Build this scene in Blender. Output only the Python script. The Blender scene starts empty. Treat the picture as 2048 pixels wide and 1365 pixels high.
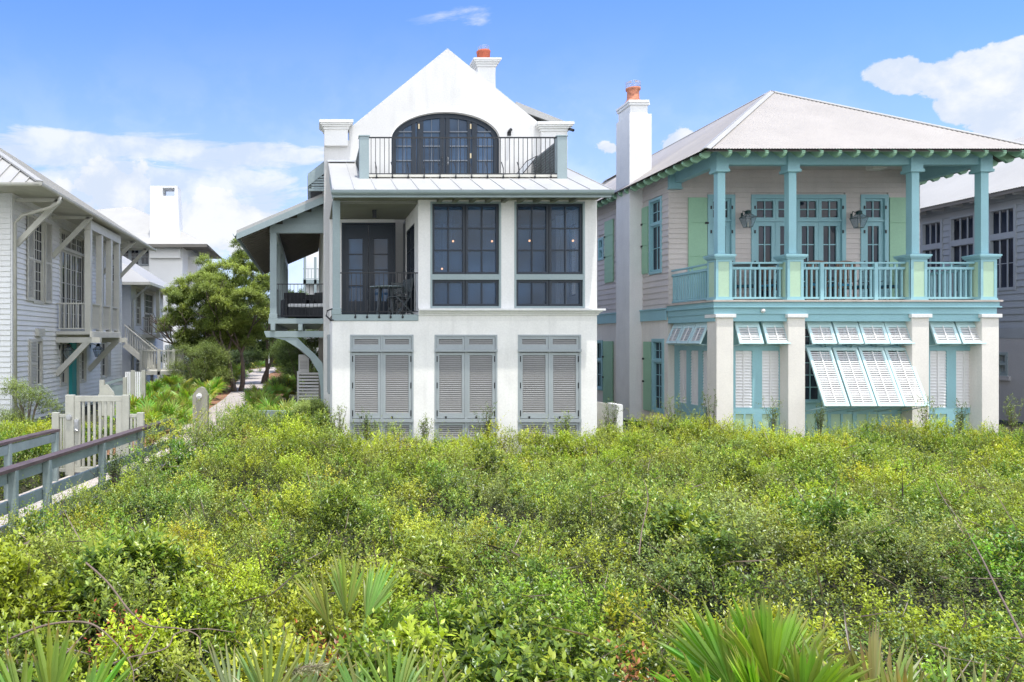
import bpy, bmesh, math, random
import numpy as np
from mathutils import Vector, Matrix
random.seed(7); RNG = np.random.default_rng(11)
R = math.radians
scene = bpy.context.scene
col = scene.collection
# surveying constants: eye 3 m above the plain, focal length 1500 px at 2048 px width
F = 1500.; VX = 620.; HY = 681.; CZ = 3.
def X(p, D): return (p-VX)*D/F
def Z(p, D): return CZ+(HY-p)*D/F

# ---------------------------------------------------------------- materials
def s2l(c):
    return c/12.92 if c <= .04045 else ((c+.055)/1.055)**2.4
def rgb(r, g, b): return (s2l(r/255), s2l(g/255), s2l(b/255))
def nd(nt, t, **kw):
    n = nt.nodes.new(t)
    for k, v in kw.items(): setattr(n, k, v)
    return n
def M(name, c, rough=.6, var=.07, vs=1.5, bump=0., bs=60, spec=.4, metal=0., streak=0., wave=None, fine=.04):
    m = bpy.data.materials.new(name); m.use_nodes = True
    nt = m.node_tree; L = nt.links
    b = nt.nodes['Principled BSDF']
    b.inputs['Roughness'].default_value = rough; b.inputs['Metallic'].default_value = metal
    b.inputs['Specular IOR Level'].default_value = spec
    tc = nd(nt, 'ShaderNodeTexCoord')
    n1 = nd(nt, 'ShaderNodeTexNoise'); n1.inputs['Scale'].default_value = vs; n1.inputs['Detail'].default_value = 6
    L.new(tc.outputs['Object'], n1.inputs['Vector'])
    r1 = nd(nt, 'ShaderNodeMapRange'); r1.inputs[1].default_value = .3; r1.inputs[2].default_value = .7
    r1.inputs[3].default_value = 1-var; r1.inputs[4].default_value = 1+var*.6
    L.new(n1.outputs['Fac'], r1.inputs[0])
    n2 = nd(nt, 'ShaderNodeTexNoise'); n2.inputs['Scale'].default_value = 25; n2.inputs['Detail'].default_value = 3
    L.new(tc.outputs['Object'], n2.inputs['Vector'])
    r2 = nd(nt, 'ShaderNodeMapRange'); r2.inputs[1].default_value = .3; r2.inputs[2].default_value = .7
    r2.inputs[3].default_value = 1-fine; r2.inputs[4].default_value = 1+fine
    L.new(n2.outputs['Fac'], r2.inputs[0])
    mu = nd(nt, 'ShaderNodeMath', operation='MULTIPLY'); L.new(r1.outputs[0], mu.inputs[0]); L.new(r2.outputs[0], mu.inputs[1])
    last = mu.outputs[0]
    if streak:
        mp = nd(nt, 'ShaderNodeMapping'); mp.inputs['Scale'].default_value = (3.5, 3.5, .35)
        L.new(tc.outputs['Object'], mp.inputs['Vector'])
        n3 = nd(nt, 'ShaderNodeTexNoise'); n3.inputs['Scale'].default_value = 1.6; n3.inputs['Detail'].default_value = 5
        L.new(mp.outputs[0], n3.inputs['Vector'])
        r3 = nd(nt, 'ShaderNodeMapRange'); r3.inputs[1].default_value = .52; r3.inputs[2].default_value = .75
        r3.inputs[3].default_value = 1; r3.inputs[4].default_value = 1-streak
        L.new(n3.outputs['Fac'], r3.inputs[0])
        m2 = nd(nt, 'ShaderNodeMath', operation='MULTIPLY'); L.new(last, m2.inputs[0]); L.new(r3.outputs[0], m2.inputs[1]); last = m2.outputs[0]
    vm = nd(nt, 'ShaderNodeVectorMath', operation='SCALE'); vm.inputs[0].default_value = c
    L.new(last, vm.inputs['Scale']); L.new(vm.outputs[0], b.inputs['Base Color'])
    if bump or wave:
        bp = nd(nt, 'ShaderNodeBump'); bp.inputs['Strength'].default_value = bump or .5; bp.inputs['Distance'].default_value = .01
        if wave:
            w = nd(nt, 'ShaderNodeTexWave', wave_type='BANDS', bands_direction=wave[0]); w.inputs['Scale'].default_value = wave[1]
            L.new(tc.outputs['Object'], w.inputs['Vector']); L.new(w.outputs['Fac'], bp.inputs['Height'])
        else:
            n4 = nd(nt, 'ShaderNodeTexNoise'); n4.inputs['Scale'].default_value = bs; n4.inputs['Detail'].default_value = 5
            L.new(tc.outputs['Object'], n4.inputs['Vector']); L.new(n4.outputs['Fac'], bp.inputs['Height'])
        L.new(bp.outputs[0], b.inputs['Normal'])
    return m
def leafmat(name, trans=.3, rough=.42, spec=.5):
    m = bpy.data.materials.new(name); m.use_nodes = True
    nt = m.node_tree; L = nt.links; nt.nodes.remove(nt.nodes['Principled BSDF'])
    a = nd(nt, 'ShaderNodeAttribute'); a.attribute_name = 'col'
    df = nd(nt, 'ShaderNodeBsdfDiffuse'); gs_ = nd(nt, 'ShaderNodeBsdfGlossy'); gs_.inputs['Roughness'].default_value = rough; gs_.inputs['Color'].default_value = (.9, .95, 1, 1)
    L.new(a.outputs['Color'], df.inputs['Color'])
    b = nd(nt, 'ShaderNodeMixShader'); b.inputs[0].default_value = spec*.10; L.new(df.outputs[0], b.inputs[1]); L.new(gs_.outputs[0], b.inputs[2])
    t = nd(nt, 'ShaderNodeBsdfTranslucent')
    vm = nd(nt, 'ShaderNodeVectorMath', operation='MULTIPLY'); vm.inputs[1].default_value = (1.25, 1.2, .5)
    L.new(a.outputs['Color'], vm.inputs[0]); L.new(vm.outputs[0], t.inputs['Color'])
    mx = nd(nt, 'ShaderNodeMixShader'); mx.inputs[0].default_value = trans
    L.new(b.outputs[0], mx.inputs[1]); L.new(t.outputs[0], mx.inputs[2])
    L.new(mx.outputs[0], nt.nodes['Material Output'].inputs['Surface'])
    return m
def glassmat(name, c, see=0., ior=1.6):
    m = bpy.data.materials.new(name); m.use_nodes = True
    nt = m.node_tree; L = nt.links; b = nt.nodes['Principled BSDF']
    tc = nd(nt, 'ShaderNodeTexCoord'); n = nd(nt, 'ShaderNodeTexNoise'); n.inputs['Scale'].default_value = .8
    L.new(tc.outputs['Object'], n.inputs['Vector'])
    vm = nd(nt, 'ShaderNodeVectorMath', operation='SCALE'); vm.inputs[0].default_value = c
    r1 = nd(nt, 'ShaderNodeMapRange'); r1.inputs[1].default_value = .35; r1.inputs[2].default_value = .65
    r1.inputs[3].default_value = .55; r1.inputs[4].default_value = 1.4
    L.new(n.outputs['Fac'], r1.inputs[0]); L.new(r1.outputs[0], vm.inputs['Scale'])
    L.new(vm.outputs[0], b.inputs['Base Color'])
    b.inputs['Roughness'].default_value = .02; b.inputs['IOR'].default_value = ior
    bp = nd(nt, 'ShaderNodeBump'); bp.inputs['Strength'].default_value = .03; bp.inputs['Distance'].default_value = .02
    n2 = nd(nt, 'ShaderNodeTexNoise'); n2.inputs['Scale'].default_value = 1.7
    L.new(tc.outputs['Object'], n2.inputs['Vector']); L.new(n2.outputs['Fac'], bp.inputs['Height']); L.new(bp.outputs[0], b.inputs['Normal'])
    if see:
        t = nd(nt, 'ShaderNodeBsdfTransparent'); t.inputs['Color'].default_value = (.75, .8, .85, 1)
        mx = nd(nt, 'ShaderNodeMixShader'); mx.inputs[0].default_value = see
        L.new(b.outputs[0], mx.inputs[1]); L.new(t.outputs[0], mx.inputs[2])
        L.new(mx.outputs[0], nt.nodes['Material Output'].inputs['Surface'])
    return m
def emit(name, c, s):
    m = bpy.data.materials.new(name); m.use_nodes = True
    b = m.node_tree.nodes['Principled BSDF']; b.inputs['Emission Color'].default_value = (*c, 1); b.inputs['Emission Strength'].default_value = s
    b.inputs['Base Color'].default_value = (*c, 1)
    return m
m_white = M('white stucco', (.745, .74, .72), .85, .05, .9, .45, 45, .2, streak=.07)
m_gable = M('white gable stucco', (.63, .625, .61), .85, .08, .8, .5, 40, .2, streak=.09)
m_stain = M('stained white stucco', (.77, .76, .735), .85, .07, 1.6, .35, 45, .2, streak=.10)
m_cap = M('white cornice plaster', (.725, .725, .71), .8, .05, 2, .2, 50, .2, streak=.05)
m_wroof = M('white painted metal roofing', (.39, .39, .378), .45, .06, 1.2, 0, spec=.5, streak=.06)
m_troof = M('pale grey corrugated metal', (.35, .325, .295), .5, .08, .7, 0, spec=.4, streak=.07)
m_gtrim = M('grey green trim paint', (.27, .335, .345), .5, .06, 2, .1, 80)
m_gshut = M('grey shutter paint', (.32, .355, .37), .5, .05, 2, .1, 80)
m_gslat = M('grey shutter slats', (.30, .30, .295), .5, .05, 3)
m_dark = M('dark navy window frame', (.014, .023, .036), .4, .1, 3)
m_iron = M('black iron', (.018, .020, .024), .45, .15, 6)
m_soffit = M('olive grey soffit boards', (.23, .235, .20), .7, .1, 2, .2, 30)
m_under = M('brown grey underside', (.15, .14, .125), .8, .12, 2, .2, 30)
m_teal = M('teal trim paint', (.26, .475, .52), .45, .06, 1.5, .1, 70)
m_tealp = M('pale teal shutter paint', (.50, .68, .69), .45, .05, 2, .1, 70)
m_green = M('sage green paint', (.29, .50, .34), .5, .06, 1.5, .1, 60)
m_panel = M('pale green panel', (.42, .58, .42), .5, .05, 2)
m_siding = M('mauve grey lap siding', (.57, .525, .495), .6, .07, 1.4, .12, 50, streak=.05)
m_beige = M('cream stucco', (.74, .705, .65), .85, .06, 1, .35, 45, .2, streak=.05)
m_wslat = M('white shutter slats', (.78, .77, .76), .5, .05, 3)
m_lsid = M('pale blue white lap siding', (.77, .775, .765), .6, .06, 1.3, .12, 50, streak=.05)
m_ltrim = M('warm grey trim paint', (.55, .54, .48), .6, .1, 2, .15, 50, streak=.06)
m_lroof = M('white metal roof', (.36, .355, .335), .5, .06, 1)
m_far = M('far white stucco', (.80, .80, .79), .9, .04, .6)
m_gsid = M('blue grey lap siding', (.32, .35, .375), .6, .08, 1.3, .12, 50, streak=.05)
m_gbase = M('grey stucco base', (.42, .42, .43), .85, .06, 1, .3, 40)
m_terra = M('terracotta', (.46, .12, .065), .75, .2, 6, .3, 30)
m_terra2 = M('bleached terracotta', (.50, .20, .12), .8, .45, 9, .3, 30)
m_wood = M('weathered brown teak', (.16, .10, .07), .65, .2, 8, .3, 60)
m_gwood = M('dark grey painted wood', (.07, .085, .09), .6, .15, 5)
m_wicker = M('black wicker', (.012, .014, .018), .5, .2, 20, .8, 90)
m_cush = M('white cushion fabric', (.7, .7, .7), .9, .05, 5)
m_bluec = M('blue cushion fabric', (.05, .22, .34), .9, .1, 5)
m_brass = M('brushed brass', (.5, .42, .28), .35, .1, 8, metal=.9)
m_steel = M('brushed steel', (.55, .56, .57), .3, .1, 8, metal=.9)
m_mesh = M('wire mesh steel', (.5, .52, .54), .4, .1, 8, metal=.6)
m_rail = M('weathered grey green lumber', (.24, .30, .30), .75, .15, 3, .4, 40, streak=.12)
m_railcap = M('purple brown handrail lumber', (.10, .072, .075), .6, .2, 4, .4, 40)
m_gate = M('sun bleached sage lumber', (.42, .42, .36), .75, .14, 2.5, .4, 40, streak=.14)
m_deckw = M('bleached deck boards', (.48, .43, .385), .85, .15, 3, .4, 40)
m_latt = M('shaded grey lattice', (.13, .155, .165), .6, .1, 3)  # darker than the trim paint; the screen's shade is put into the colour
m_boll = M('dull weathered post', (.29, .285, .23), .8, .2, 3, .4, 40, streak=.15)
m_turq = M('turquoise door paint', (.03, .30, .31), .4, .05, 2)
m_lant = M('verdigris lantern metal', (.012, .05, .05), .4, .25, 12)
m_ac = M('white equipment plastic', (.6, .6, .6), .6, .06, 3)
m_bark = M('grey brown bark', (.16, .125, .10), .9, .3, 6, .8, 30)
m_leaf = leafmat('scrub leaf', .36, .34, .45)
m_tleaf = leafmat('tree leaf', .32, .45, .4)
m_palm = leafmat('palmetto blade', .36, .42, .45)
m_glass = glassmat('reflective blue glass', (.040, .082, .150), 0, 1.42)
m_tglass = glassmat('slate glass', (.018, .026, .042), 0, 1.42)
m_see = glassmat('see through window glass', (.060, .115, .205), .42, 1.5)
m_lglass = glassmat('lantern glass', (.45, .5, .5), .75, 1.45)
m_bulb = emit('warm bulb', (1, .5, .25), 4)
m_room = M('dim room paint', (.22, .23, .25), .8, .1, 1)
m_black = M('dark interior', (.012, .013, .016), .9, .2, 2)

# ---------------------------------------------------------------- mesh builder
def worldloc(o):
    v = Vector((0, 0, 0))
    while o is not None:
        v += o.location; o = o.parent
    return v
def FT(y): return lambda u, v, w: (u, y-w, v)          # wall facing the sea (-Y): u=x, v=z, w=outwards
def RT(x): return lambda u, v, w: (x+w, u, v)          # wall facing +X: u=y
def LT(x): return lambda u, v, w: (x-w, u, v)          # wall facing -X: u=y
class MB:
    def __init__(s, T=None): s.V = []; s.F = []; s.I = []; s.T = T or (lambda a, b, c: (a, b, c)); s.mi = 0
    def add(s, vs, fs):
        n = len(s.V)
        s.V += [s.T(*v) for v in vs]
        s.F += [tuple(i+n for i in f) for f in fs]; s.I += [s.mi]*len(fs)
    def hexa(s, p):   # p: 4 bottom, 4 top in order
        s.add(p, [(0, 3, 2, 1), (4, 5, 6, 7), (0, 1, 5, 4), (1, 2, 6, 5), (2, 3, 7, 6), (3, 0, 4, 7)])
    def box(s, a0, a1, b0, b1, c0, c1):
        s.hexa([(a0, b0, c0), (a1, b0, c0), (a1, b1, c0), (a0, b1, c0), (a0, b0, c1), (a1, b0, c1), (a1, b1, c1), (a0, b1, c1)])
    def quad(s, *p): s.add(p, [tuple(range(len(p)))])
    def beam(s, p0, p1, w, h, up=(0, 0, 1)):
        p0 = Vector(p0); p1 = Vector(p1); d = (p1-p0).normalized(); side = d.cross(Vector(up))
        if side.length < 1e-4: side = d.cross(Vector((0, 1, 0)))
        side.normalize(); u = side.cross(d)
        a = side*w/2; b = u*h/2
        s.hexa([tuple(q) for q in (p0-a-b, p0+a-b, p0+a+b, p0-a+b, p1-a-b, p1+a-b, p1+a+b, p1-a+b)])
    def tube(s, pts, r, n=8, cap=True):
        pts = [Vector(p) for p in pts]; rr = r if isinstance(r, (list, tuple)) else [r]*len(pts)
        vs = []; fs = []
        ref = Vector((0, 0, 1))
        for i, p in enumerate(pts):
            d = (pts[min(i+1, len(pts)-1)]-pts[max(i-1, 0)]).normalized()
            a = d.cross(ref)
            if a.length < .05: a = d.cross(Vector((0, 1, 0)))
            a.normalize(); b = a.cross(d)
            for k in range(n):
                t = 2*math.pi*k/n; vs.append(tuple(p+(a*math.cos(t)+b*math.sin(t))*rr[i]))
        for i in range(len(pts)-1):
            for k in range(n): fs.append((i*n+k, i*n+(k+1) % n, (i+1)*n+(k+1) % n, (i+1)*n+k))
        if cap: fs.append(tuple(range(n))[::-1]); fs.append(tuple((len(pts)-1)*n+k for k in range(n)))
        s.add(vs, fs)
    def lathe(s, cx, cy, prof, n=16):
        vs = []; fs = []
        for r, z in prof:
            for k in range(n):
                t = 2*math.pi*k/n; vs.append((cx+r*math.cos(t), cy+r*math.sin(t), z))
        for i in range(len(prof)-1):
            for k in range(n): fs.append((i*n+k, i*n+(k+1) % n, (i+1)*n+(k+1) % n, (i+1)*n+k))
        fs.append(tuple(range(n))[::-1]); fs.append(tuple((len(prof)-1)*n+k for k in range(n)))
        s.add(vs, fs)
    def sphere(s, c, r, n=10, sz=1.):
        prof = [(max(r*math.sin(math.pi*i/n), 1e-4), c[2]-r*sz*math.cos(math.pi*i/n)) for i in range(n+1)]
        s.lathe(c[0], c[1], prof, n+4)
    def split(s, name, mats, parent=None, per=1, **k):
        """each hexa / tube added becomes an object of its own; per = shapes per object"""
        adj = list(range(len(s.V)))
        def find(a):
            while adj[a] != a: adj[a] = adj[adj[a]]; a = adj[a]
            return a
        for f in s.F:
            for q in f[1:]:
                ra, rb = find(f[0]), find(q)
                if ra != rb: adj[rb] = ra
        groups = {}
        for f, i in zip(s.F, s.I): groups.setdefault(find(f[0]), []).append((f, i))
        gl = list(groups.values()); outs = []
        for j in range(0, len(gl), per):
            fs = sum(gl[j:j+per], []); m = MB(); ix = {}
            for f, i in fs:
                for q in f:
                    if q not in ix: ix[q] = len(m.V); m.V.append(s.V[q])
                m.F.append(tuple(ix[q] for q in f)); m.I.append(i)
            outs.append(m.build(name, mats, parent, **k))
        return outs
    def build(s, name, mats, parent=None, smooth=False, recalc=True, bevel=0):
        me = bpy.data.meshes.new(name)
        b = worldloc(parent) if parent else Vector((0, 0, 0))
        me.from_pydata([(v[0]-b.x, v[1]-b.y, v[2]-b.z) for v in s.V], [], s.F)
        mats = mats if isinstance(mats, (list, tuple)) else [mats]
        for m in mats: me.materials.append(m)
        if len(mats) > 1: me.polygons.foreach_set('material_index', s.I)
        if recalc:
            bm = bmesh.new(); bm.from_mesh(me); bmesh.ops.recalc_face_normals(bm, faces=bm.faces); bm.to_mesh(me); bm.free()
        if smooth: me.polygons.foreach_set('use_smooth', [True]*len(me.polygons))
        o = bpy.data.objects.new(name, me); col.objects.link(o)
        if parent: o.parent = parent
        if bevel:
            md = o.modifiers.new('bevel', 'BEVEL'); md.width = bevel; md.segments = 2; md.limit_method = 'ANGLE'; md.angle_limit = R(40)
        return o
def thing(name, label, cat, loc=(0, 0, 0), group=None):
    o = bpy.data.objects.new(name, None); col.objects.link(o); o.location = loc; o.empty_display_size = .2
    o['label'] = label; o['category'] = cat
    if group: o['group'] = group
    return o
def tag(o, label=None, cat=None, group=None, kind=None):
    if label: o['label'] = label
    if cat: o['category'] = cat
    if group: o['group'] = group
    if kind: o['kind'] = kind
    return o
def dup(o, parent=None):
    c = o.copy(); col.objects.link(c); c.parent = parent
    for ch in o.children: dup(ch, c)
    return c
def place(src, loc, rz, label, s=1.):
    c = dup(src); c.location = loc; c.rotation_euler = (0, 0, rz); c.scale = (s, s, s); c['label'] = label
    return c

# ---------------------------------------------------------------- architectural helpers
def wall_grid(mb, u0, u1, v0, v1, w0, w1, ops=()):
    us = sorted({u0, u1} | {min(max(x, u0), u1) for o in ops for x in o[:2]})
    for a, b in zip(us, us[1:]):
        if b-a < 1e-5: continue
        m = (a+b)/2
        cuts = sorted([(max(o[2], v0), min(o[3], v1)) for o in ops if o[0] < m < o[1]])
        z = v0
        for c0, c1 in cuts:
            if c0 > z+1e-5: mb.box(a, b, z, c0, w0, w1)
            z = max(z, c1)
        if v1 > z+1e-5: mb.box(a, b, z, v1, w0, w1)
def clap(mb, u0, u1, v0, v1, ops=(), expo=.17, proud=.028, clip=None):
    n = max(1, round((v1-v0)/expo)); h = (v1-v0)/n
    for i in range(n):
        a = v0+i*h; b = a+h; m = (a+b)/2
        lo, hi = (u0, u1) if clip is None else clip(m)
        if hi-lo < .02: continue
        segs = [(lo, hi)]
        for o in ops:
            if o[2]-.02 < m < o[3]+.02:
                ns = []
                for s0, s1 in segs:
                    if o[1] <= s0 or o[0] >= s1: ns.append((s0, s1)); continue
                    if o[0] > s0: ns.append((s0, o[0]))
                    if o[1] < s1: ns.append((o[1], s1))
                segs = ns
        for s0, s1 in segs:
            mb.hexa([(s0, a, -.02), (s1, a, -.02), (s1, a, proud), (s0, a, proud), (s0, b, -.02), (s1, b, -.02), (s1, b, .005), (s0, b, .005)])
def ring(mb, u0, u1, v0, v1, t, w0, w1, tb=None):
    tb = t if tb is None else tb
    mb.box(u0, u0+t, v0, v1, w0, w1); mb.box(u1-t, u1, v0, v1, w0, w1)
    mb.box(u0+t, u1-t, v0, v0+tb, w0, w1); mb.box(u0+t, u1-t, v1-t, v1, w0, w1)
def sash(fr, gl, u0, u1, v0, v1, cols, rows, sw=.06, mw=.022, w=.0, d=.05):
    ring(fr, u0, u1, v0, v1, sw, w, w+d)
    a0, a1, b0, b1 = u0+sw, u1-sw, v0+sw, v1-sw
    for i in range(1, rows):
        z = b0+(b1-b0)*i/rows; fr.box(a0, a1, z-mw/2, z+mw/2, w+d*.35, w+d*.8)
    for i in range(1, cols):
        x = a0+(a1-a0)*i/cols; fr.box(x-mw/2, x+mw/2, b0, b1, w+d*.32, w+d*.84)
    g = w+d*.45
    gl.quad((a0, b0, g), (a1, b0, g), (a1, b1, g), (a0, b1, g))
def slats(mb, u0, u1, v0, v1, pitch, d, w, th=.008, cov=.66):
    n = max(1, round((v1-v0)/pitch)); h = (v1-v0)/n
    for i in range(n):
        a = v0+i*h+h*.04; b = a+h*cov
        mb.hexa([(u0, a, w+d), (u1, a, w+d), (u1, a+th, w+d), (u0, a+th, w+d), (u0, b, w), (u1, b, w), (u1, b+th, w), (u0, b+th, w)])
def rail_run(parent, p0, p1, h, spacing, mat, bw, top, mid=None, bot=.09, name='railing', ends=True, bars=()):
    """railing between two floor points; balusters become sub-parts"""
    p0 = Vector(p0); p1 = Vector(p1); up = Vector((0, 0, 1)); mb = MB()
    mb.beam(p0+up*(h-top[1]/2), p1+up*(h-top[1]/2), top[0], top[1])
    ht = h-top[1]
    if mid: mb.beam(p0+up*(h-mid), p1+up*(h-mid), bw*1.6, .07); ht = h-mid-.035
    if mid:
        dv = (p1-p0).normalized(); cm_ = (p0+p1)/2
        for s_ in (-.11, .11):
            q_ = cm_+dv*s_; mb.beam(q_+up*(h-mid), q_+up*(h-.005), bw*.9, bw*.9, up=tuple(dv))
    for b in bars: mb.beam(p0+up*b, p1+up*b, bw*1.2, bw*1.2)
    o = mb.build(name, mat, parent)
    mb = MB(); mb.beam(p0+up*bot, p1+up*bot, bw*1.3, max(bw*1.2, .02)); mb.build('bottom_rail', mat, o)
    d = (p1-p0); Ln = d.length; n = int(Ln/spacing); dn = d.normalized()
    base = worldloc(o); me = None
    for i in range(n):
        q = p0+dn*(Ln*(i+.5)/n)
        if me is None:
            k = MB(); k.T = lambda a, b, c: (a, b, c)
            z0 = bot+.01 if bot > 0 else 0
            k.beam((0, 0, z0), (0, 0, ht), bw, bw, up=tuple(dn))
            bo = k.build('baluster', mat, None); me = bo.data; bo.parent = o
        else:
            bo = bpy.data.objects.new('baluster', me); col.objects.link(bo); bo.parent = o
        bo.location = q-base
    return o
# ================================================================ WHITE HOUSE
DF, DG, DE, DB = 17.85, 21.0, 17.1, 18.5
WH = thing('beach_house', 'white stucco gabled beach house with arched balcony door and grey louvered shutters', 'house', (3.8, 19, .3))
GX0, GX1 = X(648.5, DG), X(1134, DG)
APX, APZ = X(895, DG), Z(98, DG)
def gz(x):
    return APZ-.815*abs(x-APX)
# arch geometry
AC = (X(782.6, DG)+X(1000, DG))/2; AR = (X(1000, DG)-X(782.6, DG))/2; AS = Z(281, DG); AH = Z(224.5, DG)-AS; AB = 7.05
def ell(x, k=0.):
    t = max(0., 1-((x-AC)/(AR+k))**2); return AS+(AH+k)*math.sqrt(t)
mb = MB()
L0, L1 = X(698.5, DG), X(1083, DG)
xs = [GX0, L0]+[L0+(AC-AR-L0)*i/3 for i in range(1, 4)]+[AC-AR*math.cos(math.pi*i/40) for i in range(1, 40)]+[AC+AR, L1, GX1]
xs = sorted(set(xs+[APX]))
def topz(x): return 8.6
for a, b in zip(xs, xs[1:]):
    m = (a+b)/2
    ta, tb = (gz(a), gz(b)) if L0 < m < L1 else (8.6, 8.6)
    if abs(m-AC) < AR:
        ba, bb = ell(a), ell(b)
        mb.hexa([(a, DG, ba), (b, DG, bb), (b, DG+.35, bb), (a, DG+.35, ba), (a, DG, ta), (b, DG, tb), (b, DG+.35, tb), (a, DG+.35, ta)])
        ba = AB-.05
        mb.hexa([(a, DG, .3), (b, DG, .3), (b, DG+.35, .3), (a, DG+.35, .3), (a, DG, ba), (b, DG, ba), (b, DG+.35, ba), (a, DG+.35, ba)])
    else:
        mb.hexa([(a, DG, .3), (b, DG, .3), (b, DG+.35, .3), (a, DG+.35, .3), (a, DG, ta), (b, DG, tb), (b, DG+.35, tb), (a, DG+.35, ta)])
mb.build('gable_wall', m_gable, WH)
mb = MB()   # side and rear walls of main body
mb.box(GX0, GX0+.3, DG+.352, 33.7, .3, 8.0); mb.box(GX1-.3, GX1, DG+.352, 33.7, .3, 8.0); mb.box(GX0, GX1, 33.7, 34, .3, 8.0)
mb.build('side_wall', m_white, WH)
# piers
for px0, px1, side in ((648.8, 695.7, -1), (1083, 1135, 1)):
    x0, x1 = X(px0, DG-.12), X(px1, DG-.12)
    mb = MB(); mb.box(x0, x1, DG-.12, DG+.36, 7.7 if side > 0 else Z(291.6, DG-.12), Z(256, DG)-.0)
    p = mb.build('pier', m_white, WH)
    mb = MB(); zt = Z(244.5 if side < 0 else 248.5, DG); xm0, xm1 = x0-.13, x1+.10
    for k, (e, za, zb) in enumerate(((.03, -.235, -.17), (.07, -.17, -.12), (.115, -.12, -.075), (.145, -.075, 0))):
        mb.box(x0-e, x1+e, DG-.12-e, DG+.36+e, zt+za, zt+zb)
    mb.build('pier_cap', m_cap, p)
# thin metal parapet coping
mb = MB()
for s in (-1, 1):
    xe = L0 if s < 0 else L1
    mb.hexa([(APX, DG-.001, APZ), (xe, DG-.001, gz(xe)), (xe, DG+.38, gz(xe)), (APX, DG+.38, APZ),
             (APX, DG-.001, APZ+.012), (xe, DG-.001, gz(xe)+.012), (xe, DG+.38, gz(xe)+.03), (APX, DG+.38, APZ+.03)])
mb.build('parapet_coping', m_cap, WH)
# main roof
mb = MB()
for s in (-1, 1):
    xe = GX0-.42 if s < 0 else GX1+.1
    z0 = APZ-.25; ze = z0-.815*abs(xe-APX)
    mb.hexa([(APX, DG+.5, z0-.1), (xe, DG+.5, ze-.1), (xe, 34.2, ze-.1), (APX, 34.2, z0-.1), (APX, DG+.5, z0), (xe, DG+.5, ze), (xe, 34.2, ze), (APX, 34.2, z0)])
    y = DG+.5
    while y < 34:
        xx0, xx1 = APX+s*.02, xe
        mb.hexa([(xx0, y, z0), (xx1, y, ze), (xx1, y+.025, ze), (xx0, y+.025, z0), (xx0, y, z0+.035), (xx1, y, ze+.035), (xx1, y+.025, ze+.035), (xx0, y+.025, z0+.035)]); y += .45
mb.build('main_roof', m_wroof, WH)
# grey bargeboard and shutter vent of left eave
mb = MB()
xe = GX0-.44; zA = APZ-.25-.815*abs(xe-APX)
mb.hexa([(xe-.02, DG+.42, zA-.34), (GX0, DG+.42, zA+.02), (GX0, DG+.49, zA+.02), (xe-.02, DG+.49, zA-.34), (xe-.02, DG+.42, zA+.02), (GX0, DG+.42, zA+.37), (GX0, DG+.49, zA+.37), (xe-.02, DG+.49, zA+.02)])
mb.box(xe-.03, xe+.06, DG+.5, 34, zA-.36, zA-.02)
for i in range(5): mb.box(xe+.08, GX0, DG+.44, DG+.5, zA-.40+i*.075, zA-.35+i*.075)
mb.box(xe+.0, GX0, DG+.42, DG+.5, zA-.47, zA-.41)
mb.build('eave_bargeboard', m_gtrim, WH)
# right dormer
mb = MB(); y0, y1 = 23.3, 28.
mb.hexa([(6.2, y0, 8.9), (7.3, y0, 8.3), (7.3, y1, 8.3), (6.2, y1, 8.9), (6.2, y0, Z(213, y0)-.12), (7.3, y0, Z(240, y0)-.14), (7.3, y1, Z(240, y0)-.14), (6.2, y1, Z(213, y0)-.12)])
dm = mb.build('dormer', m_gtrim, WH)
mb = MB(); za, zb = Z(211, y0), Z(246, y0-.2); xa, xb = X(1026, y0), X(1122, y0)
mb.hexa([(xa, y0-.3, za-.07), (xb, y0-.3, zb-.07), (xb, y1, zb-.07), (xa, y1, za-.07), (xa, y0-.3, za), (xb, y0-.3, zb), (xb, y1, zb), (xa, y1, za)])
mb.build('dormer_roof', m_wroof, dm)
mb = MB(); mb.hexa([(xa, y0-.34, za-.22), (xb, y0-.34, zb-.16), (xb, y0-.302, zb-.16), (xa, y0-.302, za-.22), (xa, y0-.34, za+.01), (xb, y0-.34, zb+.01), (xb, y0-.302, zb+.01), (xa, y0-.302, za+.01)]); mb.build('dormer_fascia', m_wroof, dm)
# chimney
cy = 24.5; cx0, cx1 = X(955, cy), X(991, cy)
mb = MB(); mb.box(cx0, cx1, cy, cy+1.0, 8.6, Z(133, cy)); CH = mb.build('chimney', m_white, WH)
mb = MB(); zt = Z(119, cy)
for e, za, zb in ((.04, -.24, -.17), (.08, -.17, -.11), (.13, -.11, -.06), (.16, -.06, 0)):
    mb.box(cx0-e, cx1+e, cy-e, cy+1+e, zt+za, zt+zb)
mb.build('chimney_cap', m_cap, CH)
pc = ((cx0+cx1)/2-.03, cy+.3)
mb = MB(); r = .215; mb.lathe(*pc, [(r*.98, zt), (r, zt+.30), (r*1.04, zt+.31), (r*1.07, zt+.37), (r*.9, zt+.39), (r*.85, zt+.33), (r*.8, zt+.1)], 20)
mb.build('chimney_pot', m_terra, CH, smooth=True)
mb = MB(); r = .18
for k in range(22):
    t = k*math.pi/11; mb.tube([(pc[0]+r*math.cos(t), pc[1]+r*math.sin(t), zt+.38), (pc[0]+r*math.cos(t), pc[1]+r*math.sin(t), zt+.52)], .004, 4)
for h in (.42, .47, .52): mb.tube([(pc[0]+r*math.cos(t*math.pi/8), pc[1]+r*math.sin(t*math.pi/8), zt+h) for t in range(17)], .005, 4)
mb.build('spark_arrestor', m_mesh, CH)
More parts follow.
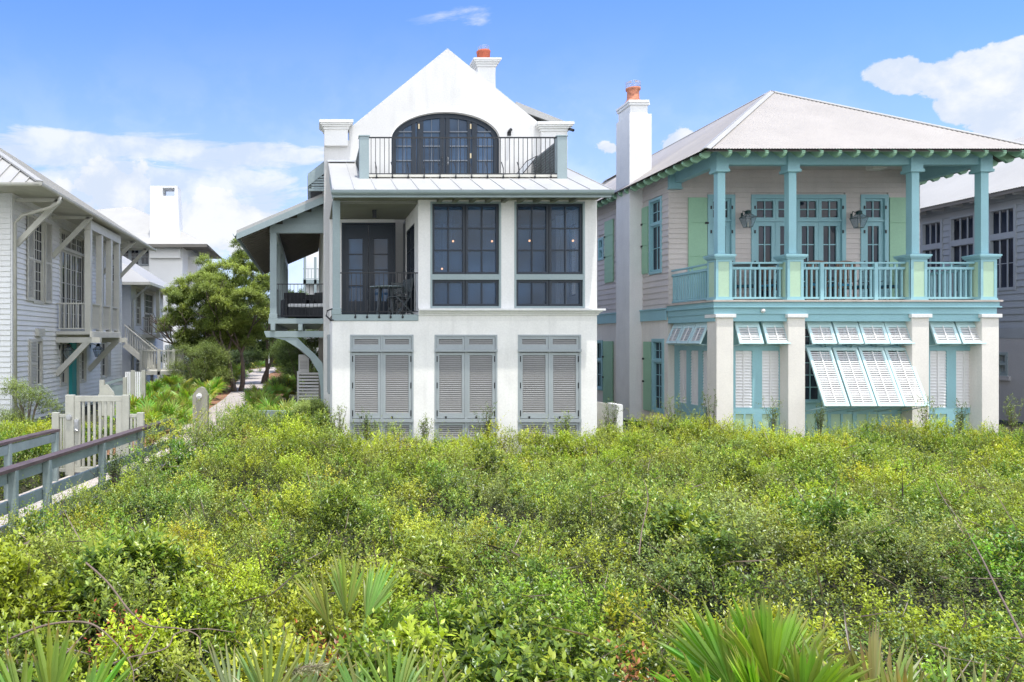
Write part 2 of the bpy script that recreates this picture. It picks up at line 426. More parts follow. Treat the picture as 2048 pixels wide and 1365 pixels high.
# arch trim + arched doors
mb = MB()
N = 44
pts = [(AC-(AR)*math.cos(math.pi*i/N), AS+AH*math.sin(math.pi*i/N)) for i in range(N+1)]
pto = [(AC-(AR+.045)*math.cos(math.pi*i/N), AS+(AH+.045)*math.sin(math.pi*i/N)) for i in range(N+1)]
pti = [(AC-(AR-.15)*math.cos(math.pi*i/N), AS+(AH-.13)*math.sin(math.pi*i/N)) for i in range(N+1)]
for i in range(N):
    a, b, c, d = pts[i], pts[i+1], pto[i+1], pto[i]
    mb.hexa([(a[0], DG-.025, a[1]), (b[0], DG-.025, b[1]), (c[0], DG-.025, c[1]), (d[0], DG-.025, d[1]), (a[0], DG+.02, a[1]), (b[0], DG+.02, b[1]), (c[0], DG+.02, c[1]), (d[0], DG+.02, d[1])])
mb.box(AC-AR-.045, AC-AR, DG-.025, DG+.02, AB, AS); mb.box(AC+AR, AC+AR+.045, DG-.025, DG+.02, AB, AS)
mb.build('arch_trim', m_cap, WH)
yd = DG+.12
mb = MB()
for i in range(N):
    a, b, c, d = pti[i], pti[i+1], pts[i+1], pts[i]
    mb.hexa([(a[0], yd, a[1]), (b[0], yd, b[1]), (c[0], yd, c[1]), (d[0], yd, d[1]), (a[0], yd+.1, a[1]), (b[0], yd+.1, b[1]), (c[0], yd+.1, c[1]), (d[0], yd+.1, d[1])])
mb.box(AC-AR, AC-AR+.15, yd, yd+.1, AB, AS); mb.box(AC+AR-.15, AC+AR, yd, yd+.1, AB, AS)
def elin(x): 
    t = max(0., 1-((x-AC)/(AR-.12))**2); return AS+(AH-.10)*math.sqrt(t)
for p0, p1 in ((825, 832), (836, 848), (881.5, 891), (893, 901), (936.5, 943), (946, 956)):
    a, b = X(p0, DG), X(p1, DG)
    mb.hexa([(a, yd+.01, AB), (b, yd+.01, AB), (b, yd+.09, AB), (a, yd+.09, AB), (a, yd+.01, elin(a)), (b, yd+.01, elin(b)), (b, yd+.09, elin(b)), (a, yd+.09, elin(a))])
mb.box(AC-AR+.15, AC+AR-.15, yd+.012, yd+.088, AB, AB+.2)
AD = mb.build('arched_door', m_dark, WH)
mb = MB()
leaves = ((794, 825), (848, 881.5), (901, 936.5), (957, 988))
for p0, p1 in leaves:
    a, b = X(p0, DG), X(p1, DG); xm = (a+b)/2
    mb.hexa([(xm-.008, yd+.03, AB), (xm+.008, yd+.03, AB), (xm+.008, yd+.06, AB), (xm-.008, yd+.06, AB), (xm-.008, yd+.03, elin(xm)), (xm+.008, yd+.03, elin(xm)), (xm+.008, yd+.06, elin(xm)), (xm-.008, yd+.06, elin(xm))])
    for py in (261.5, 290.5, 319.5):
        z = Z(py, DG); h = max(0, (z-AS))/AH; w = (AR-.14)*math.sqrt(max(0, 1-h*h))
        mb.box(max(a, AC-w), min(b, AC+w), yd-.004, yd+.045, z-.016, z+.016)
mb.build('muntin', M('sunlit grey muntin', (.14, .16, .19), .4), AD)  # lighter than the door frame; sunlight on the bars is put into the colour
mb = MB()
for i in range(40):
    a = AC-AR+.1+(2*AR-.2)*i/40; b = a+(2*AR-.2)/40
    mb.add([(a, yd+.05, AB), (b, yd+.05, AB), (b, yd+.05, elin(b)), (a, yd+.05, elin(a))], [(0, 1, 2, 3)])
mb.build('pane', m_glass, AD)
mb = MB()
for p in (886, 897): mb.tube([(X(p, DG), yd, Z(313, DG)), (X(p, DG), yd-.05, Z(315, DG)), (X(p, DG), yd-.05, Z(326, DG)), (X(p, DG), yd, Z(328, DG))], .012, 6)
mb.split('handle', m_steel, AD)
mb = MB()
for p, q in ((839, 251), (943, 251), (943, 310)): mb.box(X(p, DG)-.02, X(p, DG)+.02, yd-.012, yd+.008, Z(q+5, DG), Z(q-5, DG))
mb.split('hinge', m_brass, AD)
# small wall light right of the arch
mb = MB(); x = X(1018, DG); mb.box(x-.05, x+.05, DG-.03, DG, Z(272, DG), Z(265, DG)); mb.tube([(x, DG-.02, Z(264, DG)), (x+.01, DG-.16, Z(263, DG))], .045, 8)
mb.build('wall_light', m_iron, WH)
mb = MB(); x = X(1134, DG); mb.tube([(x, DG-.18, Z(262, DG)), (x+.06, DG-.34, Z(268, DG))], .04, 8)
mb.build('security_camera', m_iron, WH)

# ---- front block
FX0, FX1 = X(664.5, DF), X(1194, DF)
zE = 6.40; zR = 7.93
def proof(y): return zE+.04+(zR-zE)*(y-DE)/(DG-DE)
PX0, PX1 = X(664.5, DE), X(1223, DE)
mb = MB()
QX0, QX1, QY = X(719, DB)+.05, X(1134, DB)-.05, DB+.12
def rz_(y): return zE+.04+(zR-zE)*(y-DE)/(DG-DE)
for a_, b_, c_, d_ in ((PX0, PX1, DE, QY), (PX0, QX0, QY, DG), (QX1, PX1, QY, DG)):
    mb.hexa([(a_, c_, rz_(c_)-.07), (b_, c_, rz_(c_)-.07), (b_, d_, rz_(d_)-.07), (a_, d_, rz_(d_)-.07), (a_, c_, rz_(c_)), (b_, c_, rz_(c_)), (b_, d_, rz_(d_)), (a_, d_, rz_(d_))])
x = PX0+.01
while x < PX1:
    ye_ = QY if QX0 < x < QX1 else DG
    mb.hexa([(x, DE-.015, rz_(DE)-.005), (x+.022, DE-.015, rz_(DE)-.005), (x+.022, ye_, rz_(ye_)-.005), (x, ye_, rz_(ye_)-.005), (x, DE-.015, rz_(DE)+.018), (x+.022, DE-.015, rz_(DE)+.018), (x+.022, ye_, rz_(ye_)+.018), (x, ye_, rz_(ye_)+.018)]); x += (PX1-PX0-.03)/13
mb.build('porch_roof', m_wroof, WH)
mb = MB(); mb.beam((PX0-.02, DG-.06, zR+.07), (QX0-.02, DG-.06, zR+.07), .1, .05); mb.build('roof_flashing', m_steel, WH)
mb = MB()   # fascia and half-round gutter
mb.box(PX0, PX1, DE+.0, DE+.05, zE-.14, zE-.022)
prof = [(-.0, .0), (-.012, -.05), (-.05, -.085), (-.095, -.05), (-.11, 0)]
for a, b in zip(prof, prof[1:]):
    mb.hexa([(PX0-.02, DE+a[0], zE+a[1]), (PX1+.03, DE+a[0], zE+a[1]), (PX1+.03, DE+b[0], zE+b[1]), (PX0-.02, DE+b[0], zE+b[1])]+
            [(PX0-.02, DE+a[0], zE+a[1]+.01), (PX1+.03, DE+a[0], zE+a[1]+.01), (PX1+.03, DE+b[0], zE+b[1]+.01), (PX0-.02, DE+b[0], zE+b[1]+.01)])
for xx in (PX0-.02, PX1+.03): mb.quad(*[(xx, DE+a[0], zE+a[1]) for a in prof])
mb.build('gutter', m_gtrim, WH)
mb = MB()  # rake boards at both roof ends
for xx, yb in ((PX0, 19.6), (PX1-.03, DG)):
    mb.hexa([(xx, DE+.05, zE-.17), (xx+.03, DE+.05, zE-.17), (xx+.03, yb, proof(yb)-.27), (xx, yb, proof(yb)-.27), (xx, DE+.05, zE-.025), (xx+.03, DE+.05, zE-.025), (xx+.03, yb, proof(yb)-.11), (xx, yb, proof(yb)-.11)])
mb.split('rake_board', m_gtrim, WH)
# soffit
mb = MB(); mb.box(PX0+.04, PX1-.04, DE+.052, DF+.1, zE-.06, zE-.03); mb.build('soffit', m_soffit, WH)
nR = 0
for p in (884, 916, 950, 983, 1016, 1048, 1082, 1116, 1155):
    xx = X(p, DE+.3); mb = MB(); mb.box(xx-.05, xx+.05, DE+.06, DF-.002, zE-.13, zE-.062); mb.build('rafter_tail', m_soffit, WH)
zF = Z(629.5, DF)     # upper floor level
# lower wall with three shutter bays
bays = [(700, 827), (869, 994.5), (1035.7, 1162)]
ops = [(X(a, DF), X(b, DF), Z(885, DF), Z(669.8, DF)) for a, b in bays]
mb = MB(FT(DF)); wall_grid(mb, FX0, FX1, .3, 3.46, -.35, 0, ops); mb.build('lower_wall', m_stain, WH)
# upper wall
wins = [(860.7, 1002), (1028.7, 1169.5)]
wo = [(X(a, DF), X(b, DF), Z(616.7, DF), Z(403.8, DF)) for a, b in wins]
UX0 = X(836.5, DF)
mb = MB(FT(DF)); wall_grid(mb, UX0, FX1, 3.461, zE-.03, -.3, 0, wo); mb.build('upper_wall', m_white, WH)
# cornice
mb = MB(FT(DF)); zc = Z(618, DF)
for e, a, b in ((.03, -.15, -.11), (.06, -.11, -.075), (.095, -.075, -.045), (.15, -.045, 0)):
    mb.box(UX0, FX1+e, zc+a, zc+b, .001, e)
    mb.T = lambda u, v, w: (u, v, w); mb.box(FX1+.001, FX1+e, DF+.001, DG, zc+a, zc+b); mb.T = FT(DF)
mb.build('cornice', m_cap, WH)
mb = MB(); mb.box(FX0, FX0+.3, DF+.352, DG-.002, .3, 3.46); mb.build('left_wall', m_white, WH)
mb = MB(LT(FX1-.3)); so = [(18.45, 19.05, 4.1, 5.9), (19.3, 19.95, 4.1, 5.9)]
wall_grid(mb, DF+.302, DG-.002, .3, 6.3, -.3, 0, so); mb.build('right_wall', m_white, WH)
mb = MB()
fr = MB(LT(FX1-.2)); gl = MB(LT(FX1-.2))
for o in so: sash(fr, gl, *o, 1, 3, .05, .03)
w_ = fr.build('window', m_dark, WH); gl.build('pane', m_see, w_)
# big front windows
for o in wo:
    u0, u1, v0, v1 = o
    fr = MB(FT(DF)); gl = MB(FT(DF)); tr = MB(FT(DF))
    k = (u1-u0)/141.3
    ring(tr, u0, u1, v0, v1, k*3.8, -.16, .012)
    zm0, zm1 = Z(560, DF), Z(549, DF); tr.box(u0+k*3.8, u1-k*3.8, zm0, zm1, -.16, .012)
    um = (u0+u1)/2; e = k*4
    for a, b in ((u0+e, um-.006), (um+.006, u1-e)):
        sash(fr, gl, a, b, zm1+.005, v1-e, 2, 3, .055, .028, -.13, .08)
        sash(fr, gl, a, b, v0+e, zm0-.005, 2, 1, .055, .028, -.13, .08)
    ww = tr.build('window', m_gtrim, WH); fr.build('sash', m_dark, ww); gl.build('pane', m_see, ww)
# the room behind (walls, floor, ceiling) 
mb = MB(); rx0, rx1 = UX0+.02, FX1-.31
mb.box(rx0, rx1, DF+.32, DG-.05, 3.5, 3.56); mb.box(rx0, rx1, DF+.32, DG-.05, 6.22, 6.28); mb.box(rx0, rx1, DG-.1, DG-.06, 3.56, 6.22)
mb.build('room_interior', m_room, WH)
# pendants and curtain inside
def pendant(x, y, z, label):
    t = thing('pendant_lamp', label, 'pendant lamp', (x, y, z), 'pendant lamps in the front room')
    a = MB(); a.tube([(x, y, z+.06), (x, y, 6.21)], .006, 5); a.build('cord', m_iron, t)
    a = MB(); a.sphere((x, y, z), .028, 8); a.build('bulb', m_bulb, t, smooth=True)
for px, py, y, lb in ((906, 483, 19.4, 'warm glowing pendant bulb behind the left half of the left big window'), (984, 483, 19.5, 'warm pendant bulb near the right edge of the left big window'),
                  (1059, 482, 19.3, 'warm pendant bulb behind the left sash of the right big window'), (1146, 482, 18.45, 'warm pendant bulb in front of the curtain in the right big window'),
                  (884, 538, 20.2, 'low warm pendant bulb seen at the bottom left of the left big window')):
    pendant(X(px, y), y, Z(py, y), lb)
mb = MB()
for k in range(9):
    x0 = X(1112, 18.6)+k*.03; mb.box(x0, x0+.028, 18.6+.02*(k % 2), 18.63+.02*(k % 2), 3.6, 6.1)
tag(mb.build('curtain', m_cush), 'pale curtain hanging behind the right sash of the right big window', 'curtain')
# porch: left open corner
mb = MB(); mb.box(FX0, UX0, DF-.02, DF+.16, Z(641.8, DF), zF); mb.build('porch_fascia', m_gtrim, WH)
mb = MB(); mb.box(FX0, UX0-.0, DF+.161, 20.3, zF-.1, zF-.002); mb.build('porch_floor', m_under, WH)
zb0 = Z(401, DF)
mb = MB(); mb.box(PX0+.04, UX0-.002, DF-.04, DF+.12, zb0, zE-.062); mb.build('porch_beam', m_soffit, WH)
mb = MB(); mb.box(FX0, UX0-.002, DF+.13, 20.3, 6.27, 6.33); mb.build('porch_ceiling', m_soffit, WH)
yb = 20.2
dx0, dx1, dz1 = X(683, yb), X(791, yb), Z(446, yb)
mb = MB(FT(yb)); wall_grid(mb, FX0, UX0-.3, zF, 6.26, -.2, 0, [(dx0, dx1, zF, dz1)]); mb.build('porch_back_wall', m_white, WH)
mb = MB(LT(UX0-.002)); wall_grid(mb, DF+.302, yb, zF, 6.26, -.25, 0, [(18.5, 20.0, zF+.1, 5.9)]); mb.build('porch_side_wall', m_white, WH)
fr = MB(LT(UX0)); gl = MB(LT(UX0))
for a, b in ((18.5, 19.25), (19.25, 20.0)): sash(fr, gl, a, b, zF+.1, 5.9, 2, 4, .06, .03, -.1, .1)
w_ = fr.build('window', m_dark, WH); gl.build('pane', m_see, w_)
fr = MB(FT(yb)); gl = MB(FT(yb)); xm = (dx0+dx1)/2
ring(fr, dx0, dx1, zF, dz1, .05, -.12, .02)
for a, b in ((dx0+.05, xm-.004), (xm+.004, dx1-.05)):
    ring(fr, a, b, zF+.02, dz1-.05, .15, -.1, -.03, .42)
    fr.box(a+.15, b-.15, dz1-.42, dz1-.2, -.1, -.03)
    z0, z1 = zF+.44, dz1-.42
    for i in range(1, 4): fr.box(a+.15, b-.15, z0+(z1-z0)*i/4-.015, z0+(z1-z0)*i/4+.015, -.08, -.05)
    gl.quad((a+.15, z0, -.07), (b-.15, z0, -.07), (b-.15, z1, -.07), (a+.15, z1, -.07))
dd = fr.build('door', m_dark, WH); gl.build('pane', m_glass, dd)
mb = MB(); px0, px1 = X(665.5, DF), X(680.5, DF)
mb.box(px0, px1, DF-.0, DF+.19, zF+.0, zb0-.002)
mb.box(px0-.03, px1+.025, DF-.03, DF+.22, zF, zF+.15); mb.build('porch_column', m_gtrim, WH, bevel=.008)
mb = MB(); x = X(749, 18.8); mb.box(x-.05, x+.05, 18.8, 18.9, 6.08, 6.27); mb.build('ceiling_light', m_iron, WH)
ro = rail_run(WH, (px1, DF+.05, zF), (UX0, DF+.05, zF), Z(545, DF)-zF, .105, m_iron, .014, (.04, .025), bot=.07)
mb = MB()
for p in (710.5, 734, 758, 781, 805): 
    x = X(p, DF); mb.tube([(x, DF+.05, zF+.35), (x, DF-.03, zF+.12), (x, DF-.045, zF-.03), (x, DF-.02, zF-.09)], .013, 5); mb.sphere((x, DF-.035, zF-.06), .028, 6)
mb.split('scroll_bracket', m_iron, ro, per=2)
mb = MB(); xq = X(663, DF); mb.tube([(xq+.02, DF-.03, Z(618, DF)), (xq-.1, DF-.04, Z(622, DF)), (xq-.13, DF-.04, Z(632, DF)), (xq-.03, DF-.03, Z(640, DF)), (xq+.05, DF-.03, Z(641, DF))], .02, 6)
mb.build('hose_hook', m_iron, WH)
# lower louvered bays
for (u0, u1, v0, v1) in ops:
    fr = MB(FT(DF)); um = (u0+u1)/2
    ring(fr, u0, u1, v0, v1, .045, -.2, .01); fr.box(um-.022, um+.022, v0+.045, v1-.045, -.2, .006)
    zt0 = Z(704, DF); zt1 = Z(699, DF); fr.box(u0-.0, u1+.0, zt0, zt1, .0105, .04)
    zl1, zl0 = Z(838, DF), Z(845, DF); fr.box(u0, u1, zl0, zl1, .0105, .03)
    fo = fr.build('shutter_frame', m_gshut, WH)
    for a, b in ((u0+.05, um-.026), (um+.026, u1-.05)):
        for (c0, c1, nm, st) in ((zt1+.0, v1-.05, 'louvered_transom', .055), (zl1+.01, zt0-.02, 'louvered_shutter', .065), (v0+.05, zl0-.02, 'louvered_panel', .055)):
            s = MB(FT(DF)); top = .055 if nm != 'louvered_shutter' else .075
            if nm == 'louvered_transom': ring(s, a, b, c0, c1, st, -.05, -.005, .11)
            else: ring(s, a, b, c0, c1, st, -.05, -.005, .12 if nm == 'louvered_shutter' else .06)
            lo = c0+(.11 if nm == 'louvered_transom' else .12 if nm == 'louvered_shutter' else .06)
            s.mi = 1; slats(s, a+st, b-st, lo, c1-st, .046, .032, -.046)
            s.mi = 2; s.quad((a+st, lo, -.055), (b-st, lo, -.055), (b-st, c1-st, -.055), (a+st, c1-st, -.055))
            so_ = s.build(nm, [m_gshut, m_gslat, m_under], WH)
            if nm == 'louvered_shutter':
                h = MB(FT(DF)); xo = a+.012 if a < um-.1 else b-.012
                for zz in (c0+.12, (c0+c1)/2, c1-.15): h.box(xo-.012, xo+.012, zz-.07, zz+.07, -.004, .006)
                h.box(a+.2, a+.24, c0-.02, c0+.05, -.004, .02); h.split('hinge', m_iron, so_)
# side shutter on left wall
s = MB(LT(FX0)); ring(s, 19.5, 20.5, 1.6, 3.15, .07, .001, .06); s.mi = 1; slats(s, 19.57, 20.43, 1.67, 3.08, .04, .035, .01)
s.build('louvered_shutter', [m_gshut, m_gslat], WH)
# ---- roof balcony
BX0, BX1 = X(719, DB), X(1134, DB); zBd = Z(349.5, DB)
BAL = []
mb = MB(); mb.box(BX0+.22, BX1-.2, DB+.0, DG-.01, zBd-.06, zBd); mb.build('balcony_deck', m_ltrim, WH)
for i in range(11):
    x = BX0+.35+i*(BX1-BX0-.75)/10; mb = MB(); mb.box(x-.022, x+.022, DB+.05, DB+1.0, zBd-.14, zBd-.062); mb.build('joist_end', m_wood, WH)
mb = MB(); mb.box(BX0+.24, BX1-.24, DB+.08, DB+.1, zBd-.2, zBd-.07); mb.split('joist_skirt', m_black, WH)
for a, b in ((719, 738), (1114.5, 1134)):
    mb = MB(); x0, x1 = X(a, DB), X(b, DB)
    mb.box(x0, x1, DB-.02, DB+.22, proof(DB)-.02, Z(273.5, DB)); mb.box(x0-.02, x1+.02, DB-.04, DB+.24, Z(273.5, DB), Z(271, DB))
    mb.build('balcony_post', m_gtrim, WH, bevel=.006)
ro = rail_run(WH, (X(738, DB), DB+.05, zBd-.03), (X(1114.5, DB), DB+.05, zBd-.03), Z(273.5, DB)-zBd+.03, .108, m_iron, .014, (.045, .028), bot=.06)
mb = MB()
for i in range(12):
    x = X(753, DB)+i*(X(1101, DB)-X(753, DB))/11
    mb.tube([(x-.03, DB+.05, zBd+.32), (x, DB-.02, zBd+.15), (x, DB-.05, zBd-.02), (x-.01, DB-.02, zBd-.1)], .012, 5); mb.sphere((x, DB-.03, zBd-.07), .026, 6)
mb.split('scroll_bracket', m_iron, ro, per=2)
# lattice side screens
for sx, xx in ((0, BX0+.08), (1, BX1-.1)):
    mb = MB(); y0, y1, z0, z1 = DB+.24, DG-.03, zBd+.0, Z(273.5, DB)-.03
    mb.beam((xx, y0, z1), (xx, y1, z1), .05, .06); mb.beam((xx, y0, z0+.05), (xx, y1, z0+.05), .04, .05)
    if sx:
        n = 11
        for i in range(n):
            z = z0+.1+(z1-z0-.1)*i/n; mb.box(xx-.012, xx+.0, y0, y1, z, z+.03)
        for i in range(22):
            y = y0+(y1-y0)*i/22; mb.box(xx+.001, xx+.012, y, y+.035, z0, z1)
        mb.box(xx+.03, xx+.05, y0, y1, z0, z1)
    else:
        n = 12; zl = 6.9
        for i in range(n):
            z = zl+(z1-zl)*i/n
            ya = y0
            # boards stop where the sloping roof rises past them
            yr = min(y1, DE+(z-zE-.04)*(DG-DE)/(zR-zE)+.1)
            if yr > ya+.05: mb.hexa([(xx-.03, ya, z), (xx+.0, ya, z), (xx+.0, yr, z), (xx-.03, yr, z), (xx-.015, ya, z+.075), (xx+.0, ya, z+.075), (xx+.0, yr, z+.075), (xx-.015, yr, z+.075)])
        mb.hexa([(xx+.004, y0, zl), (xx+.03, y0, zl), (xx+.03, y1, 7.8), (xx+.004, y1, 7.8), (xx+.004, y0, z1), (xx+.03, y0, z1), (xx+.03, y1, z1), (xx+.004, y1, z1)])
    mb.build('lattice_screen', m_latt, WH)

# ---- left gallery
DS = 22.3; zG = Z(637.5, DS); GXL = X(539.5, DS)
mb = MB(); mb.box(GXL-.04, GX0-.002, DS-.03, 34, zG-.15, zG); mb.build('gallery_deck', m_gtrim, WH)
for a, b, yy in ((539.8, 553.3, DS), ):
    for k, yk in enumerate((DS, 25.2, 28.1, 31.0, 33.8)):
        mb = MB(); x0 = X(539.8, DS); x1 = x0+.2
        mb.box(x0, x1, yk, yk+.2, zG, Z(466, DS)); mb.box(x0-.025, x1+.02, yk-.025, yk+.225, zG, zG+.14); mb.build('gallery_post', m_gtrim, WH, bevel=.006)
zH = Z(466, DS)
mb = MB(); mb.box(GXL, GX0-.002, DS, DS+.2, zH+.002, Z(449, DS)); mb.box(GXL, GXL+.2, DS+.202, 34, zH+.002, Z(449, DS)); mb.build('gallery_beam', m_gtrim, WH)
mb = MB(FT(DS+.03)); zt_ = Z(449, DS)
xl, zl = X(473, 21.8), Z(463, 21.8); sl = .43
clap(mb, GXL, GX0-.002, zt_+.002, zt_+1.1, expo=.17, clip=lambda v: (max(GXL, xl+(v+.09-zl)/sl+.25), GX0-.002)); mb.build('gable_infill', m_gtrim, WH)
mb = MB(); zt2 = zl+sl*(GX0-xl)
mb.hexa([(xl, 21.8, zl-.07), (GX0-.002, 21.8, zt2-.07), (GX0-.002, 34.8, zt2-.07), (xl, 34.8, zl-.07), (xl, 21.8, zl), (GX0-.002, 21.8, zt2), (GX0-.002, 34.8, zt2), (xl, 34.8, zl)])
y = 21.85
while y < 34.7:
    mb.hexa([(xl, y, zl), (GX0-.002, y, zt2), (GX0-.002, y+.02, zt2), (xl, y+.02, zl), (xl, y, zl+.035), (GX0-.002, y, zt2+.035), (GX0-.002, y+.02, zt2+.035), (xl, y+.02, zl+.035)]); y += .4
mb.build('gallery_roof', m_wroof, WH)
mb = MB()
mb.hexa([(xl, 21.77, zl-.24), (GX0-.002, 21.77, zt2-.28), (GX0-.002, 21.82, zt2-.28), (xl, 21.82, zl-.24), (xl, 21.77, zl-.072), (GX0-.002, 21.77, zt2-.072), (GX0-.002, 21.82, zt2-.072), (xl, 21.82, zl-.072)])
mb.build('bargeboard', m_gtrim, WH)
y = 22.0
while y < 34.6:
    mb = MB(); mb.hexa([(xl+.06, y, zl-.16), (GX0-.01, y, zt2-.2), (GX0-.01, y+.06, zt2-.2), (xl+.06, y+.06, zl-.16), (xl+.06, y, zl-.072+.02), (GX0-.01, y, zt2-.072), (GX0-.01, y+.06, zt2-.072), (xl+.06, y+.06, zl-.072+.02)])
    mb.build('rafter', m_under, WH); y += .42
mb = MB()
for a, b in zip(prof, prof[1:]):
    mb.hexa([(xl+a[0], 21.78, zl-.07+a[1]), (xl+b[0], 21.78, zl-.07+b[1]), (xl+b[0], 34.8, zl-.07+b[1]), (xl+a[0], 34.8, zl-.07+a[1]), (xl+a[0], 21.78, zl-.06+a[1]), (xl+b[0], 21.78, zl-.06+b[1]), (xl+b[0], 34.8, zl-.06+b[1]), (xl+a[0], 34.8, zl-.06+a[1])])
mb.build('gutter', m_gtrim, WH)
rail_run(WH, (GXL+.2, DS+.08, zG), (GX0-.01, DS+.08, zG), Z(567.5, DS)-zG, .115, m_iron, .013, (.04, .025), bot=.08)
rail_run(WH, (GXL+.1, DS+.25, zG), (GXL+.1, 25.2, zG), Z(567.5, DS)-zG, .115, m_iron, .013, (.04, .025), bot=.08)
# joists, beam and curved bracket
mb = MB(); mb.box(GXL-.1, GX0-.002, DS-.02, DS+.12, Z(675, DS), Z(662.5, DS)); 
mb.hexa([(X(528.5, DS), DS-.02, Z(665, DS)), (GXL-.1, DS-.02, Z(675, DS)), (GXL-.1, DS+.12, Z(675, DS)), (X(528.5, DS), DS+.12, Z(665, DS)), (X(528.5, DS), DS-.02, Z(662.5, DS)), (GXL-.1, DS-.02, Z(662.5, DS)), (GXL-.1, DS+.12, Z(662.5, DS)), (X(528.5, DS), DS+.12, Z(662.5, DS))])
mb.build('gallery_girder', m_gtrim, WH)
for p in (546, 601):
    x = X(p, DS); mb = MB(); mb.box(x-.07, x+.07, DS-.06, 34, Z(662, DS)+.002, zG-.152); mb.box(x-.055, x+.055, DS-.1, DS-.062, Z(661, DS), zG-.17); mb.build('deck_joist', m_gtrim, WH)
mb = MB()
def q(px, py): return (X(px, DS), Z(py, DS))
outer = [q(528.5, 664), q(548, 676), q(570, 681), q(597, 697), q(620, 717), q(636, 744), q(641, 774), q(642, 806)]
inner = [q(560, 675.5), q(576, 675.5), q(594, 675.5), q(612, 693), q(630, 709), q(645.5, 727), q(646.5, 755), q(647, 806)]
for i in range(7):
    a, b, c, d = outer[i], outer[i+1], inner[i+1], inner[i]
    mb.hexa([(a[0], DS, a[1]), (b[0], DS, b[1]), (c[0], DS, c[1]), (d[0], DS, d[1]), (a[0], DS+.1, a[1]), (b[0], DS+.1, b[1]), (c[0], DS+.1, c[1]), (d[0], DS+.1, d[1])])
mb.build('curved_bracket', m_gtrim, WH)
mb = MB(); mb.beam((GX0-.05, DS+.5, Z(727, DS)), (GXL+.5, DS+.5, Z(678, DS)), .09, .12); mb.beam((GX0-.05, DS+3.5, Z(740, DS)), (GXL+.5, DS+3.5, Z(680, DS)), .09, .12); mb.build('brace', m_under, WH)
mb = MB(); mb.box(GX0-.14, GX0-.003, DS+.4, DS+.55, .3, Z(677, DS)); mb.build('wall_post', m_under, WH)

# ---- furniture
t = thing('bistro_table', 'small round grey wooden table on the white house front porch', 'table', (X(772, 18.9), 18.9, zF))
x, y, _ = t.location; zt3 = zF+.74
mb = MB(); mb.lathe(x, y, [(.02, zt3-.03), (.40, zt3-.03), (.42, zt3-.015), (.41, zt3), (.01, zt3)], 24); mb.build('tabletop', m_gtrim, t)
for k in range(4):
    a = k*math.pi/2+.6; mb = MB(); mb.beam((x+.28*math.cos(a), y+.28*math.sin(a), zF), (x+.2*math.cos(a), y+.2*math.sin(a), zt3-.03), .045, .045); mb.build('leg', m_gwood, t)
def folding_chair(loc, rz, label):
    t = thing('folding_chair', label, 'chair', (0, 0, 0), 'folding chairs on the white house porch')
    for k, s in enumerate((-1, 1)):
        mb = MB(); mb.beam((s*.22, -.22, 0), (s*.22, .16, .46), .03, .04); mb.beam((s*.24, .26, 0), (s*.24, -.22, .46), .03, .04)
        mb.beam((s*.22, .16, .46), (s*.22, .24, .92), .03, .04); mb.build('leg', m_gwood, t)
    mb = MB()
    for k in range(7): mb.box(-.22, .22, -.22+k*.062, -.17+k*.062, .455, .475)
    mb.build('seat', m_gwood, t)
    mb = MB()
    for k in range(6):
        z = .60+k*.052; yy = .16+.08*(z-.46)/.46; mb.box(-.22, .22, yy-.01, yy+.008, z, z+.042)
    mb.build('backrest', m_gwood, t)
    t.location = loc; t.rotation_euler = (0, 0, rz); return t
folding_chair((X(800, 18.6), 18.6, zF), R(-70), 'dark folding chair right of the bistro table at the porch rail')
folding_chair((X(796, 19.6), 19.6, zF), R(-20), 'dark folding chair behind the bistro table by the side window')
def wicker(loc, rz, label):
    t = thing('wicker_armchair', label, 'armchair', (0, 0, 0), 'wicker chairs on the gallery')
    mb = MB(); mb.box(-.35, .35, -.33, .3, .06, .36); mb.build('base', m_wicker, t, bevel=.02)
    mb = MB(); mb.box(-.35, .35, .301, .42, .1, .86); mb.build('backrest', m_wicker, t, bevel=.03)
    for s in (-1, 1):
        mb = MB(); a, b = sorted((s*.352, s*.45)); mb.box(a, b, -.33, .4, .08, .62); mb.build('armrest', m_wicker, t, bevel=.02)
    mb = MB(); mb.box(-.34, .34, -.34, .29, .365, .48); mb.build('cushion', m_cush, t, bevel=.04)
    t.location = loc; t.rotation_euler = (0, 0, rz); return t
wicker((X(594, 23.4), 23.4, zG), R(12), 'left black wicker armchair with white cushion on the side gallery')
wicker((X(617, 24.4), 24.4, zG), R(-10), 'middle black wicker armchair on the side gallery further back')
wicker((X(640, 23.3), 23.3, zG), R(-25), 'black wicker armchair on the side gallery next to the white wall')
def lounger(loc, rz, tilt, label):
    t = thing('deck_lounger', label, 'lounger', (0, 0, 0), 'sling loungers on the roof balcony')
    mb = MB(); mb.tube([(-.3, -.7, .3), (-.3, .3, .3), (-.3, .3+.7*math.cos(tilt), .3+.7*math.sin(tilt)), (.3, .3+.7*math.cos(tilt), .3+.7*math.sin(tilt)), (.3, .3, .3), (.3, -.7, .3)], .014, 5)
    for s in (-.3, .3): mb.tube([(s, -.5, 0), (s, -.35, .3)], .014, 5); mb.tube([(s, .4, 0), (s, .2, .3)], .014, 5)
    mb.build('frame', m_iron, t)
    mb = MB(); mb.hexa([(-.28, .3, .29), (.28, .3, .29), (.28, .3, .3), (-.28, .3, .3)]+[(sx*.28, .3+.68*math.cos(tilt), .29+dz+.68*math.sin(tilt)) for sx, dz in ((-1, 0), (1, 0), (1, .01), (-1, .01))])
    mb.box(-.28, .28, -.68, .29, .29, .3); mb.build('sling', M('grey sling mesh', (.36, .38, .40), .7, .1, 4), t)
    t.location = loc; t.rotation_euler = (0, 0, rz); return t
lounger((X(1012, 20.2), 20.2, zBd), R(-80), R(50), 'grey sling lounger with raised back right of the arched door')
